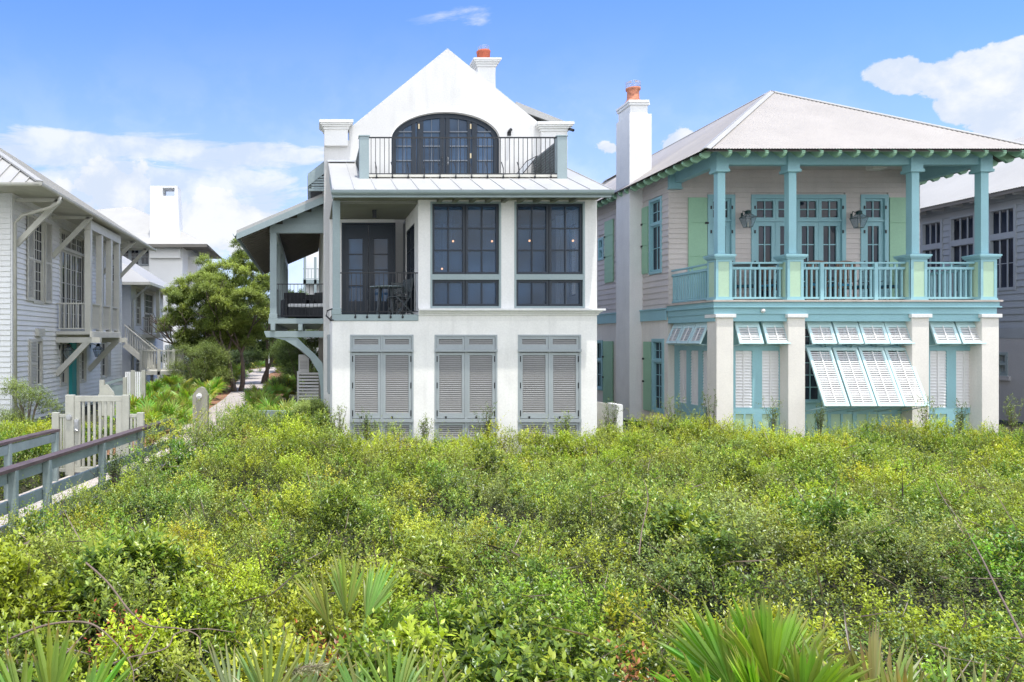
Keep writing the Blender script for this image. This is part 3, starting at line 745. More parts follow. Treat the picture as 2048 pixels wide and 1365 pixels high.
lounger((X(770, 20.45), 20.45, zBd), R(85), R(20), 'flat grey sling lounger left of the arched door')
# ================================================================ TEAL HOUSE
TF, TW = 20.5, 23.2
TH = thing('beach_house', 'mauve grey beach house with teal columned porch, green shutters and hipped metal roof', 'house', (15, 23, .3))
WX0, WX1 = 11.1, 18.85
zP = Z(600.5, TF)
# roof: corrugated hip
RX0, RX1, RY0, RZ0 = X(1411, 19.9), X(2088, 19.9), 19.9, Z(297.5, 19.9)
RC = (RX0+RX1)/2; RH = RX1-RC; RS = (Z(183, RY0+RH)-RZ0)/RH; RYb = 38.
def corr(mb, n0, n1, length, f, amp=.012, per=.076):
    """strip of corrugated sheet; f(s)->(bottom point, top point, normal)"""
    n = int(length/per*4); vs = []; 
    for i in range(n+1):
        s = length*i/n; b, t_, nn = f(s); a = amp*math.sin(2*math.pi*s/per)
        vs.append(tuple(Vector(b)+nn*a)); vs.append(tuple(Vector(t_)+nn*a))
    mb.add(vs, [(2*i, 2*i+2, 2*i+3, 2*i+1) for i in range(n)])
nf = Vector((0, -RS, 1)).normalized()
mb = MB()
def ff(s):
    x = RX0+s; h = RH-abs(x-RC); return (x, RY0, RZ0), (x, RY0+h, RZ0+RS*h), nf
corr(mb, 0, 0, 2*RH, ff)
for sgn in (-1, 1):
    nn = Vector((sgn*RS, 0, 1)).normalized()
    def fs(s):
        y = RY0+s; h = min(RH, s, max(RYb-y, 0.001)); xe = RC+sgn*RH; return (xe, y, RZ0), (xe-sgn*h, y, RZ0+RS*h), nn
    corr(mb, 0, 0, RYb-RY0, fs)
mb.quad((RX0, RYb, RZ0), (RX1, RYb, RZ0), (RC, RYb-.01, RZ0+RS*RH))
troof = mb.build('hip_roof', m_troof, TH, smooth=True, recalc=False)
mb = MB()
apex = Vector((RC, RY0+RH, RZ0+RS*RH))
def capstrip(p, q, n_, away, w=.13):
    p = Vector(p); q = Vector(q); t_ = n_.cross((q-p).normalized()).normalized()
    if t_.dot(Vector(away)) < 0: t_ = -t_
    e_ = n_*.022; g_ = n_*.012
    mb.hexa([tuple(v) for v in (p+g_, q+g_, q+t_*w+g_, p+t_*w+g_, p+e_+g_, q+e_+g_, q+t_*w+e_+g_, p+t_*w+e_+g_)])
nL, nR_ = Vector((-RS, 0, 1)).normalized(), Vector((RS, 0, 1)).normalized()
capstrip((RX0, RY0, RZ0), apex, nf, (1, 0, 0)); capstrip((RX0, RY0, RZ0), apex, nL, (-1, 1, 0)); capstrip((RX1, RY0, RZ0), apex, nf, (-1, 0, 0)); capstrip((RX1, RY0, RZ0), apex, nR_, (1, 1, 0))
rb_ = (RC, RYb, apex.z); capstrip(apex, rb_, nL, (-1, 0, 0)); capstrip(apex, rb_, nR_, (1, 0, 0))
mb.build('ridge_cap', m_lroof, troof)
# underside sheathing
mb = MB(); zo = -.07
mb.add([(RX0+.03, RY0+.03, RZ0+zo), (RX1-.03, RY0+.03, RZ0+zo), (RC, RY0+RH, apex.z+zo)], [(0, 1, 2)])
mb.add([(RX0+.03, RY0+.03, RZ0+zo), (RX0+.03, RYb, RZ0+zo), (RC, RYb, apex.z+zo), (RC, RY0+RH, apex.z+zo)], [(0, 1, 2, 3)])
mb.add([(RX1-.03, RY0+.03, RZ0+zo), (RX1-.03, RYb, RZ0+zo), (RC, RYb, apex.z+zo), (RC, RY0+RH, apex.z+zo)], [(0, 1, 2, 3)])
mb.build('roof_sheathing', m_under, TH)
# rafter tails (green, rounded ends)
def tail(p, d, k=.9):
    """p eave point, d unit horizontal vector pointing inward"""
    d = Vector(d); s = Vector((-d.y, d.x, 0))*.045; P = Vector(p)
    dist = min(p[0]-RX0, RX1-p[0]) if abs(d.y) > .5 else p[1]-RY0
    k = min(k, dist-.06)
    if k < .24: return
    prof_ = [(.04, -.04), (.04, -.10), (.10, -.16), (.2, -.19), (k, -.19+RS*(k-.2)), (k, -.075+RS*k), (.1, -.075+RS*.1)]
    mb = MB(); n = len(prof_); vs = []
    for sg in (-1, 1):
        for a, z in prof_: vs.append(tuple(P+d*a+s*sg+Vector((0, 0, z))))
    mb.add(vs, [tuple(range(n)), tuple(range(n, 2*n))[::-1]]+[(i, (i+1) % n, n+(i+1) % n, n+i) for i in range(n)])
    mb.build('rafter_tail', m_green, TH)
x = RX0+.2
while x < RX1-.1: tail((x, RY0, RZ0), (0, 1, 0), .68); x += .487
y = RY0+.35
while y < RYb-.2: tail((RX0, y, RZ0), (1, 0, 0), .58 if y > TW else .75); y += .487
y = RY0+.35
while y < 27: tail((RX1, y, RZ0), (-1, 0, 0), .55); y += .487
# upper walls, lap siding
doorsz = zP, Z(396, TW)
dops = [(X(1414, TW), X(1469, TW), zP, Z(390, TW)), (X(1501.5, TW), X(1690, TW), zP, Z(390, TW)), (X(1720, TW), X(1775.5, TW), zP, Z(390, TW))]
zTop = 8.35
mb = MB(FT(TW)); wall_grid(mb, WX0, WX1, zP-.12, zTop, -.2, -.02, dops); clap(mb, WX0, WX1, zP, zTop, dops, .155); mb.build('porch_wall', m_siding, TH)
sops = [(11.1*1500/(1325-620), 11.1*1500/(1300-620), Z(548, 24.05), Z(397, 24.05)), (28.3, 28.8, 6.05, 6.9)]
mb = MB(LT(WX0)); clap(mb, TW, 37, 3.93+.02, zTop, sops, .195); wall_grid(mb, TW+.202, 37, .3, zTop, -.2, -.02, sops); mb.build('side_wall', m_siding, TH)
mb = MB(RT(WX1)); clap(mb, TW, 37, 3.97, zTop, [], .195); wall_grid(mb, TW+.202, 37, .3, zTop, -.2, -.02); mb.build('side_wall', m_siding, TH)
mb = MB(); mb.box(WX0+.21, WX1-.21, TW+.7, TW+.75, zP, zTop); mb.build('dark_room', m_black, TH)
# lower side wall
u0_, u1_ = 11.1*1500/(1331-620), 11.1*1500/(1308-620)
lops = [(u0_, u1_, Z(826, 23.8), Z(678, 23.8)), (28.3, 29.1, 1.1, 3.0)]
mb = MB(LT(WX0)); wall_grid(mb, TW, 37, .3, 3.62, 0.0, .04, lops); mb.box(TW-.001, 37, 3.622, 3.96, .0, .07); mb.build('lower_side_wall', m_beige, TH)
mb = MB(LT(WX0)); mb.box(TW-.02, 37, 3.623, 3.962, .0701, .10); mb.box(TW-.02, 37, 3.9625, 4.0, .0301, .13); mb.build('belt_course', m_teal, TH)
mb = MB(); mb.box(WX0-.041, WX0+.35, TW-.02, TW-.001, .3, 3.62); mb.build('wall_corner', m_beige, TH)
def cas_window(T, u0, u1, v0, v1, parent, rows=(2, 2), split=.72, cols=2, name='window', cw=.09, gm=None, tm=None):
    tm = tm or m_teal
    fr = MB(T); gl = MB(T); ring(fr, u0, u1, v0, v1, cw, -.1, .045); 
    vs = v0+(v1-v0)*split
    fr.box(u0+cw, u1-cw, vs-.04, vs+.04, -.08, .03)
    sash(fr, gl, u0+cw, u1-cw, v0+cw, vs-.04, cols, rows[0], .05, .022, -.08, .06)
    sash(fr, gl, u0+cw, u1-cw, vs+.04, v1-cw, cols, rows[1], .04, .022, -.08, .06)
    w = fr.build(name, tm, parent); gl.build('pane', gm or m_tglass, w); return w
cas_window(LT(WX0), *sops[0], TH, rows=(2, 2), split=.66); cas_window(LT(WX0), *sops[1], TH, rows=(2, 1), split=.5)
cas_window(LT(WX0-.04), *lops[0], TH, rows=(4, 2), split=.7); cas_window(LT(WX0-.04), *lops[1], TH, rows=(2, 1), split=.6)
def board_shutter(T, u0, u1, v0, v1, parent, splits=(.42, .75), lab=None):
    mb = MB(T); mb.box(u0, u1, v0, v1, .02, .05)
    for s0, s1 in ((0, .0),): pass
    zz = [v0]+[v0+(v1-v0)*s for s in splits]+[v1]
    for a, b in zip(zz, zz[1:]): mb.box(u0-.006, u1+.006, a+.012, b-.012, .048, .066)
    n = 3
    o = mb.build('board_shutter', m_green, parent)
    h = MB(T)
    for s in splits: zc_ = v0+(v1-v0)*s; h.box(u1-.06, u1+.04, zc_-.03, zc_+.03, .06, .09)
    h.split('hinge', m_iron, o); return o
board_shutter(FT(TW), X(1375.5, TW), X(1412, TW), zP+.15, Z(396, TW), TH)
board_shutter(FT(TW), X(1777, TW), X(1822, TW), zP+.15, Z(396, TW), TH)
board_shutter(LT(WX0), 24.55, 25.0-.05, Z(548, 24.7), Z(414, 24.7), TH)
board_shutter(LT(WX0), 27.35, 28.1, Z(565, 27.6), Z(440, 27.6), TH)
board_shutter(LT(WX0-.04), 24.25, 24.75, Z(822, 24.4), Z(684, 24.4), TH)
board_shutter(LT(WX0-.04), 27.3, 28.15, Z(809, 27.6), Z(683, 27.6), TH)
# french doors with transoms
def french(a_px, b_px, n, ops_):
    u0, u1, v0, v1 = ops_; fr = MB(FT(TW)); gl = MB(FT(TW))
    ring(fr, u0, u1, v0-.05, v1, .12, -.12, .05, .05)
    zt0, zt1 = Z(440, TW), Z(396.5, TW)
    w = (u1-u0-.24)/n
    fr.box(u0+.12, u1-.12, zt0-.06, zt0+.0, -.1, .03)
    for i in range(n):
        a = u0+.12+i*w; b = a+w
        sash(fr, gl, a+.004, b-.004, zt0+.001, v1-.12, 2, 2, .075, .03, -.1, .08)
        sash(fr, gl, a+.004, b-.004, zP+.02, zt0-.062, 2, 4, .13, .03, -.1, .08)
        if 0 < i: fr.box(a-.018, a+.018, zP, v1-.12, -.0999, -.012)
    d = fr.build('french_door', m_teal, TH); gl.build('pane', m_tglass, d)
    h = MB(FT(TW))
    for s in (u0+.1, u1-.1):
        for z in (5.4, 6.35, 7.1): h.box(s-.02, s+.02, z-.05, z+.05, .05, .07)
    h.split('hinge', m_iron, d)
french(0, 0, 1, dops[0]); french(0, 0, 4, dops[1]); french(0, 0, 1, dops[2])
# porch deck + fascia stack
DX0, DX1 = 11.02, X(1996, TF)
yF = TF
mb = MB(); mb.box(DX0-.04, DX1+.06, yF-.09, TW-.03, zP-.05, zP); mb.build('porch_deck', m_deckw, TH)
mb = MB(FT(yF))
mb.T = lambda a, b, c: (a, b, c)
mb.box(DX0, DX1+.01, yF-.04, TW-.03, Z(613, TF), zP-.052)
mb.box(DX0-.03, DX1+.05, yF-.07, TW-.03, Z(615.5, TF), Z(613, TF)-.001)
mb.box(DX0+.02, DX1-.03, yF-.0, TW-.03, Z(628.5, TF), Z(615.5, TF)-.001)
mb.box(DX0+.04, DX1-.05, yF+.03, yF+.5, Z(643, TF), Z(628.5, TF)-.001); mb.box(DX0+.04, DX0+.4, yF+.501, TW-.03, Z(643, TF), Z(628.5, TF)-.001)
mb.build('porch_entablature', m_teal, TH)
# columns, pedestals and pilasters
cxs = [11.325, X(1592, TF), X(1839.5, TF), X(1979, TF)]
for i, cx in enumerate(cxs):
    y0 = TF+.02; cyy = y0+.225
    mb = MB(); mb.box(cx-.105, cx+.105, cyy-.105, cyy+.105, zP+1.25, Z(341, TF)); C_ = mb.build('column', m_teal, TH, bevel=.006)
    mb = MB(); h = .165; mb.box(cx-h, cx+h, cyy-h+.0, cyy+h, Z(339, TF)+.03, 8.24); mb.box(cx-h-.025, cx+h+.025, cyy-h-.025, cyy+h+.025, Z(341, TF)-.02, Z(339, TF)+.03)
    mb.build('capital', m_teal, C_)
    mb = MB(); h = .225; zc0 = Z(518, TF)
    zb_ = zP
    # recessed-panel pedestal: stiles and rails round a recess
    for T, lo, hi in ((FT(cyy-h), cx-h, cx+h), (LT(cx-h), cyy-h, cyy+h), (RT(cx+h), cyy-h, cyy+h)):
        m_ = MB(T); e = .002 if T is not None and lo != cx-h else 0
        mb.T = T; mb.mi = 0
        ring(mb, lo+e, hi-e, zb_, zc0-.001, .075, -.02, .0, .09)
        mb.mi = 1; mb.box(lo+.075, hi-.075, zb_+.09, zc0-.076, -.019, -.012); mb.mi = 0
    mb.T = lambda a, b, c: (a, b, c)
    mb.box(cx-h+.02, cx+h-.02, cyy-h+.02, cyy+h, zb_, zc0-.002)
    mb.box(cx-h-.015, cx+h+.015, cyy-h-.015, cyy+h+.015, zb_+.001, zb_+.05)
    P_ = mb.build('pedestal', [m_teal, m_panel], TH)
    mb = MB(); 
    for e, a, b in ((.03, 0, .035), (.06, .035, .075), (.075, .075, .12)): mb.box(cx-h-e, cx+h+e, cyy-h-e, cyy+h+e, zc0+a, zc0+b)
    mb.hexa([(cx-h-.06, cyy-h-.06, zc0+.12), (cx+h+.06, cyy-h-.06, zc0+.12), (cx+h+.06, cyy+h+.06, zc0+.12), (cx-h-.06, cyy+h+.06, zc0+.12), (cx-.11, cyy-.11, zc0+.16), (cx+.11, cyy-.11, zc0+.16), (cx+.11, cyy+.11, zc0+.16), (cx-.11, cyy+.11, zc0+.16)])
    mb.build('pedestal_cap', m_teal, P_)
    mb = MB(); h = .23; mb.box(cx-h, cx+h, TF+.0-.03, TF+.46, .3, Z(636, TF)); PL = mb.build('pilaster', m_beige, TH, bevel=.008)
    mb = MB(); mb.box(cx-h-.05, cx+h+.05, TF-.085, TF+.50, Z(636, TF)+.001, Z(628.6, TF)); mb.build('pilaster_cap', m_cap, PL, bevel=.01)
# porch beams
zb1, zb2 = Z(327, TF), Z(303, TF)+.06
mb = MB(); yy = TF+.245
mb.box(cxs[0], cxs[3], yy-.1, yy+.1, zb1, zb2); mb.box(cxs[0]-.1, cxs[0]+.1, yy+.101, TW, zb1, zb2); mb.box(cxs[3]-.1, cxs[3]+.1, yy+.101, TW+2.2, zb1, zb2)
mb.build('porch_beam', m_teal, TH)
mb = MB(); mb.box(WX0-.05, WX0+.32, TW-.16, TW-.03, Z(378, TW), zb2); mb.box(WX0-.08, WX0+.35, TW-.19, TW-.03, Z(380, TW), Z(378, TW)); mb.build('beam_bracket', m_teal, TH)
mb = MB(); mb.box(WX0, cxs[3], yy+.1, TW, zb2+.03, zb2+.06); mb.build('porch_ceiling', m_siding, TH)
mb = MB(); xx = X(1750, 22.5); mb.box(xx-.22, xx+.22, 22.3, 22.6, zb2-.12, zb2+.03); mb.build('ceiling_speaker', m_beige, TH, bevel=.03)
# railings
yr = TF+.24; top = (.09, .045)
def trail(x0, x1): 
    o = rail_run(TH, (x0, yr, zP), (x1, yr, zP), Z(523, TF)-zP, .1335, m_teal, .042, top, mid=.17, bot=.07)
    return o
def newel(x):
    mb = MB(); mb.box(x-.05, x+.05, yr-.06, yr+.06, zP, Z(523.5, TF)); mb.build('rail_post', m_teal, TH)
n1, n2 = X(1653.6, TF), X(1763, TF)
trail(cxs[0]+.23, cxs[1]-.23); trail(cxs[1]+.23, n1-.05); trail(n1+.05, n2-.05); trail(n2+.05, cxs[2]-.23); trail(cxs[2]+.23, cxs[3]-.23)
newel(n1); newel(n2)
rail_run(TH, (cxs[0]-.13, TF+.5, zP), (cxs[0]-.13, TW-.05, zP), Z(523, TF)-zP, .1335, m_teal, .042, top, mid=.17, bot=.07)
rail_run(TH, (cxs[3], TF+.5, zP), (cxs[3], TW+2, zP), Z(523, TF)-zP, .1335, m_teal, .042, top, mid=.17, bot=.07)
# lower infill behind the pilasters
yI = TF+.34
zi = Z(643, TF)
def bahama(T, u0, u1, zt, L, out, parent, nb=1):
    """top-hung louvered shutter: hinge line at height zt, length L, bottom pushed out by `out`"""
    a = math.asin(out/L); ca, sa = math.cos(a), math.sin(a)
    def TT(u, v, w):   # v measured down the leaf, w outwards normal to leaf
        return T(u, zt-v*ca+w*sa, .06+v*sa+w*ca)
    mb = MB(TT)
    st = .075
    ring(mb, u0, u1, 0, L, st, 0, .045, .09 if L > 1 else .085)
    mb.box(u0+st, u1-st, st, st+.09, 0, .045) if L < 1 else None
    um = (u0+u1)/2
    mb.mi = 1; mb.box(um-.012, um+.012, .12, L-.08, .03, .05)
    n = int((L-.24)/.052); 
    v0 = st+(.09 if L < 1 else .04); h = (L-.09-v0)/n
    for i in range(n):
        a0 = v0+i*h
        mb.hexa([(u0+st, a0+h*.04, .0), (u1-st, a0+h*.04, .0), (u1-st, a0+h*.04+.008, .0), (u0+st, a0+h*.04+.008, .0),
                 (u0+st, a0+h*.86, .036), (u1-st, a0+h*.86, .036), (u1-st, a0+h*.86+.008, .036), (u0+st, a0+h*.86+.008, .036)])
    o = mb.build('bahama_shutter', [m_tealp, m_wslat], parent)
    k = MB(T); 
    for u in (u0+.1, u1-.05):
        k.beam((u, zt-L*ca+.0, .06+out), (u-.14, zt-L*ca-(.06 if L < 1 else .22), -.03), .018, .018)
    k.build('shutter_arm', m_tealp, o); return o
def louv(T, u0, u1, v0, v1, parent):
    mb = MB(T); ring(mb, u0-.03, u1+.03, v0-.03, v1+.03, .03, -.06, .0)
    mb.mi = 1; um = (u0+u1)/2; n = int((v1-v0)/.083); h = (v1-v0)/n
    for i in range(n):
        a = v0+i*h; mb.hexa([(u0, a, -.02), (u1, a, -.02), (u1, a+.01, -.02), (u0, a+.01, -.02), (u0, a+h*.98, -.055), (u1, a+h*.98, -.055), (u1, a+h*.98+.01, -.055), (u0, a+h*.98+.01, -.055)])
    mb.box(um-.012, um+.012, v0, v1, -.03, -.012)
    mb.mi = 0; mb.quad((u0, v0, -.058), (u1, v0, -.058), (u1, v1, -.058), (u0, v1, -.058))
    return mb.build('louvered_shutter', [m_teal, m_wslat], parent)
def infill(T, u0, u1, leaves, panels):
    mb = MB(T); lo = [(a, b, Z(820, TF), Z(700, TF)) for a, b in leaves]; pn = [(a, b, .38, Z(831, TF)) for a, b in panels]
    wall_grid(mb, u0, u1, .3, zi-.002, -.12, 0, lo+pn)
    mb.mi = 1
    for a, b, c, d in pn: mb.box(a-.001, b+.001, c, d+.001, -.10, -.03)
    mb.build('infill_panel', [m_teal, m_panel], TH)
    for a, b, c, d in lo: louv(T, a+.03, b-.03, c+.03, d-.03, TH)
def pxr(*a): return [(X(p, yI), X(q_, yI)) for p, q_ in a]
infill(FT(yI), cxs[0]+.23, cxs[1]-.23, pxr((1469, 1507), (1522, 1561)), pxr((1471, 1487), (1491, 1505), (1524, 1540), (1544, 1559)))
infill(FT(yI), cxs[2]+.23, cxs[3]-.23, pxr((1858, 1896), (1910, 1948)), pxr((1860, 1876), (1879, 1894), (1912, 1928), (1931, 1946)))
zt = Z(644.5, TF); LS = .66; OS = .26
for p in ((1468, 1516), (1522.5, 1569.5)): bahama(FT(yI-.02), X(p[0], yI-.1), X(p[1], yI-.1), zt, LS, OS, TH)
for p in ((1857, 1905.5), (1909, 1955)): bahama(FT(yI-.02), X(p[0], yI-.1), X(p[1], yI-.1), zt, LS, OS, TH)
# middle bay: window band under big shutters
mb = MB(FT(yI)); pp = pxr((1613, 1632), (1637, 1656), (1662, 1682), (1686, 1706), (1714, 1733), (1738, 1757), (1765, 1784), (1790, 1809))
u0, u1 = cxs[1]+.23, cxs[2]-.23
wz0, wz1 = Z(808, TF), Z(700, TF)
wins_ = [(u0+.05+i*(u1-u0-.1)/4, u0+.05+(i+1)*(u1-u0-.1)/4) for i in range(4)]
opm = [(a+.04, b-.04, wz0, zi-.12) for a, b in wins_]+[(a, b, .38, Z(831, TF)) for a, b in pp]
wall_grid(mb, u0, u1, .3, zi-.002, -.12, 0, opm); mb.mi = 1
for a, b in pp: mb.box(a-.001, b+.001, .38, Z(831, TF)+.001, -.10, -.03)
mb.build('infill_panel', [m_teal, m_panel], TH)
for a, b in wins_: cas_window(FT(yI-.0), a+.04, b-.04, wz0, zi-.12, TH, rows=(4, 2), split=.72, cw=.04)
for p in ((1612, 1660.5), (1664, 1713), (1715.5, 1765), (1766.5, 1814)):
    bahama(FT(yI-.02), X(p[0], yI-.1), X(p[1], yI-.1), zt, LS, OS, TH)
    bahama(FT(yI-.02), X(p[0], yI-.1), X(p[1], yI-.1), Z(697, TF), 1.72, .74, TH)
# left end bay
xI = 11.26
tl = [(TF+.55+i*.68, TF+.55+i*.68+.52) for i in range(3)]
mb = MB(LT(xI)); lo = [(a, b, Z(815, 21.5), Z(700, 21.5)) for a, b in tl]; pn = [(a+.02, b-.02, .38, Z(831, 21.5)) for a, b in tl]
wall_grid(mb, TF+.47, TW-.025, .3, zi-.002, -.12, 0, lo+pn); mb.mi = 1
for a, b, c, d in pn: mb.box(a-.001, b+.001, c, d+.001, -.10, -.03)
mb.build('infill_panel', [m_teal, m_panel], TH)
for a, b, c, d in lo: louv(LT(xI), a+.03, b-.03, c+.03, d-.03, TH)
for a, b in tl: bahama(LT(xI), a-.06, b+.06, zt, LS, OS, TH)
mb = MB(); xx = X(1525, TF); mb.sphere((xx, TF-.02, Z(622, TF)), .06, 8); mb.build('security_camera', m_cap, TH, smooth=True)
# chimney of the teal house
c0, c1, cy0, cy1 = X(1259, 25.), X(1303.5, 25.), 25., 26.1
mb = MB(); mb.box(c0, c1, cy0, cy1, .3, Z(228, 25)); CH2 = mb.build('chimney', m_far if 0 else m_cap, TH, bevel=.01)
mb = MB(); mb.box(c0+.04, c1-.12, cy0+.04, cy1-.1, Z(228, 25)+.001, Z(210, 25)); mb.box(c0-.0, c1-.06, cy0-.0, cy1-.04, Z(210, 25)+.001, Z(205, 25)); mb.box(c0-.03, c1-.09, cy0-.03, cy1-.06, Z(205, 25)+.001, Z(200.5, 25)); mb.build('chimney_cap', m_cap, CH2)
pc = (X(1270, 25.3), 25.45); zt_ = Z(200.5, 25)
mb = MB(); mb.lathe(*pc, [(.30, zt_), (.27, zt_+.07), (.2, zt_+.16), (.19, zt_+.40), (.20, zt_+.45), (.235, zt_+.47), (.24, zt_+.54), (.2, zt_+.55), (.18, zt_+.45)], 20); mb.build('chimney_pot', m_terra2, CH2, smooth=True)
mb = MB(); r = .235
for k in range(26):
    t = k*math.pi/13; mb.tube([(pc[0]+r*.8*math.cos(t), pc[1]+r*.8*math.sin(t), zt_+.54), (pc[0]+r*math.cos(t), pc[1]+r*math.sin(t), zt_+.6), (pc[0]+r*math.cos(t), pc[1]+r*math.sin(t), zt_+.74), (pc[0]+r*.3*math.cos(t), pc[1]+r*.3*math.sin(t), zt_+.77)], .004, 4)
for h in (.6, .67, .74): mb.tube([(pc[0]+r*math.cos(t*math.pi/8), pc[1]+r*math.sin(t*math.pi/8), zt_+h) for t in range(17)], .005, 4)
mb.build('spark_arrestor', m_mesh, CH2)
# lanterns
def lantern(loc, T, label, mat, s=1., grp='wall lanterns'):
    t = thing('wall_lantern', label, 'lantern', (0, 0, 0), grp)
    def ring4(h, z): return [(-h, -h, z), (h, -h, z), (h, h, z), (-h, h, z)]
    b, m_, tp = ring4(.10, 0), ring4(.19, .34), ring4(.06, .47)
    mb = MB()
    for i in range(4):
        mb.beam(b[i], m_[i], .012, .012); mb.beam(m_[i], tp[i], .012, .012); mb.beam(b[i], b[(i+1) % 4], .014, .014); mb.beam(m_[i], m_[(i+1) % 4], .015, .015)
    mb.hexa(ring4(.075, .465)+ring4(.06, .56)); mb.hexa(ring4(.09, .56)+ring4(.02, .60))
    mb.tube([(0, .06, .5), (0, .30, .62), (0, .34, .45)], .012, 5); mb.box(-.035, .035, .35, .37, .38, .55); mb.build('lantern_frame', mat, t)
    mb = MB()
    for i in range(4):
        j = (i+1) % 4; mb.add([b[i], b[j], m_[j], m_[i]], [(0, 1, 2, 3)]); mb.add([m_[i], m_[j], tp[j], tp[i]], [(0, 1, 2, 3)])
    mb.build('lantern_glass', m_lglass, t)
    mb = MB(); mb.tube([(0, 0, .0), (0, 0, .16)], .02, 6); mb.build('burner', m_brass, t)
    t.location = loc; t.rotation_euler = (0, 0, T); t.scale = (s, s, s); return t
lantern((X(1494, 22.85), 22.8, Z(455, 22.8)), 0, 'verdigris gas lantern left of the four leaf french doors', m_lant, .88)
lantern((X(1715.5, 22.85), 22.8, Z(456, 22.8)), 0, 'verdigris gas lantern right of the four leaf french doors', m_lant, .88)
# porch furniture
def porch_chair(loc, rz, label):
    t = thing('porch_chair', label, 'chair', (0, 0, 0), 'wooden chairs on the teal porch')
    for sx in (-1, 1):
        mb = MB(); mb.box(sx*.25-.022, sx*.25+.022, -.25, -.2, 0, .64); mb.build('leg', m_wood, t)
        mb = MB(); mb.box(sx*.25-.022, sx*.25+.022, .2, .25, 0, 1.14); mb.build('leg', m_wood, t)
        mb = MB(); mb.box(sx*.25-.03, sx*.25+.03, -.27, .198, .641, .67); mb.build('armrest', m_wood, t)
    mb = MB(); mb.box(-.226, .226, -.24, .19, .40, .44); mb.build('seat', m_wood, t)
    mb = MB(); mb.box(-.225, .225, -.25, .19, .442, .52); mb.build('cushion', m_bluec, t, bevel=.02)
    mb = MB()
    for k in range(7): mb.box(-.2+k*.063-.012, -.2+k*.063+.022, .205, .225, .55, 1.08)
    n = 8
    for k in range(n):
        a, b = -.25+.5*k/n, -.25+.5*(k+1)/n; h = lambda v: 1.12+.05*math.cos(v*6)
        mb.hexa([(a, .2, 1.06), (b, .2, 1.06), (b, .24, 1.06), (a, .24, 1.06), (a, .2, h(a)), (b, .2, h(b)), (b, .24, h(b)), (a, .24, h(a))])
    mb.build('backrest', m_wood, t)
    t.location = loc; t.rotation_euler = (0, 0, rz); return t
porch_chair((X(1624, 21.5), 21.5, zP), R(180), 'teak porch chair just right of the second teal pedestal with its back to the rail')
porch_chair((X(1680, 21.6), 21.6, zP), R(180), 'teak porch chair in the middle rail bay with its back to the rail')
porch_chair((X(1538, 22.6), 22.4, zP), R(10), 'teak porch chair behind the metal table on the teal porch')
def wire_chair(loc, rz, label):
    t = thing('patio_chair', label, 'chair', (0, 0, 0), 'black patio chairs on the teal porch')
    mb = MB()
    for s in (-.26, .26): mb.tube([(s, -.25, 0), (s, -.25, .6), (s, .2, .62), (s, .32, .9)], .013, 6); mb.tube([(s, .2, .62), (s, .3, 0)], .013, 6)
    mb.build('frame', m_iron, t)
    mb = MB()
    for k in range(14): mb.box(-.25, .25, -.24+k*.034, -.22+k*.034, .41, .425); mb.box(-.25, .25, .2+k*.009, .21+k*.009, .45+k*.034, .465+k*.034)
    mb.build('seat', m_iron, t); mb = MB(); mb.box(-.24, .24, -.24, .2, .43, .5); mb.build('cushion', m_bluec, t, bevel=.02)
    t.location = loc; t.rotation_euler = (0, 0, rz); return t
wire_chair((X(1490, 21.6), 21.6, zP), R(150), 'black mesh patio chair at the left rail bay of the teal porch')
wire_chair((X(1545, 21.6), 21.55, zP), R(200), 'black mesh patio chair in front of the round metal table')
wire_chair((X(1720, 22.0), 22.0, zP), R(190), 'black mesh patio chair right of the two teak chairs')
wire_chair((X(1785, 21.7), 21.7, zP), R(160), 'black mesh patio chair beside the third teal pedestal')
t = thing('patio_table', 'round pale metal table in the left bay of the teal porch', 'table', (X(1515, 21.9), 21.9, zP))
x, y, _ = t.location
mb = MB(); mb.lathe(x, y, [(.05, zP+1.09), (.62, zP+1.09), (.64, zP+1.11), (.62, zP+1.125), (.02, zP+1.125)], 28); mb.build('tabletop', m_gtrim, t)
mb = MB(); mb.lathe(x, y, [(.28, zP), (.28, zP+.03), (.05, zP+.06), (.04, zP+1.085)], 16); mb.build('pedestal', m_iron, t)

# ================================================================ GREY HOUSE (right)
GH = thing('beach_house', 'blue grey lap sided house at the right edge with tall grouped windows', 'house', (27, 28, .3))
gx = 23.5
W3 = []
def gu(p): return gx*1500/(p-620)
wl = [(gu(2031), gu(1981)), (gu(1950), gu(1903)), (gu(1884), gu(1846))]
gops = []
for a, b in wl: gops.append((a, b, Z(578, 25.2), Z(420, 25.2)+.05))
mb = MB(LT(gx)); clap(mb, 23., 36, 3.42, 7.95, gops, .225, .035); wall_grid(mb, 23., 36, .3, 7.95, -.2, -.021, gops); mb.build('upper_wall', m_gsid, GH)
mb = MB(FT(23.)); clap(mb, gx, 31, 3.42, 7.95, [], .225, .035); wall_grid(mb, gx, 31, .3, 7.95, -.2, -.021); mb.build('front_wall', m_gsid, GH)
mb = MB(LT(gx)); mb.box(22.98, 36, 3.06, 3.418, 0, .06); mb.box(22.97, 36, 7.7, 7.96, 0.036, .07); mb.box(22.97, 23.1, 3.42, 7.7, .036, .05); mb.build('trim_board', m_gsid, GH)
mb = MB(LT(gx)); so_ = [(gu(2019), gu(1994), Z(752, 25.4), Z(705, 25.4))]; wall_grid(mb, 22.99, 36, .3, 3.058, -.2+.2, .05, so_); mb.build('base_wall', m_gbase, GH)
cas_window(LT(gx-.03), *so_[0], GH, rows=(1, 1), split=.5, tm=m_gtrim)
mb = MB(LT(gx)); mb.box(so_[0][0]-.1, so_[0][1]+.1, so_[0][2]-.15, so_[0][2]-.001, .0501, .12); mb.build('window_sill', m_gbase, GH)
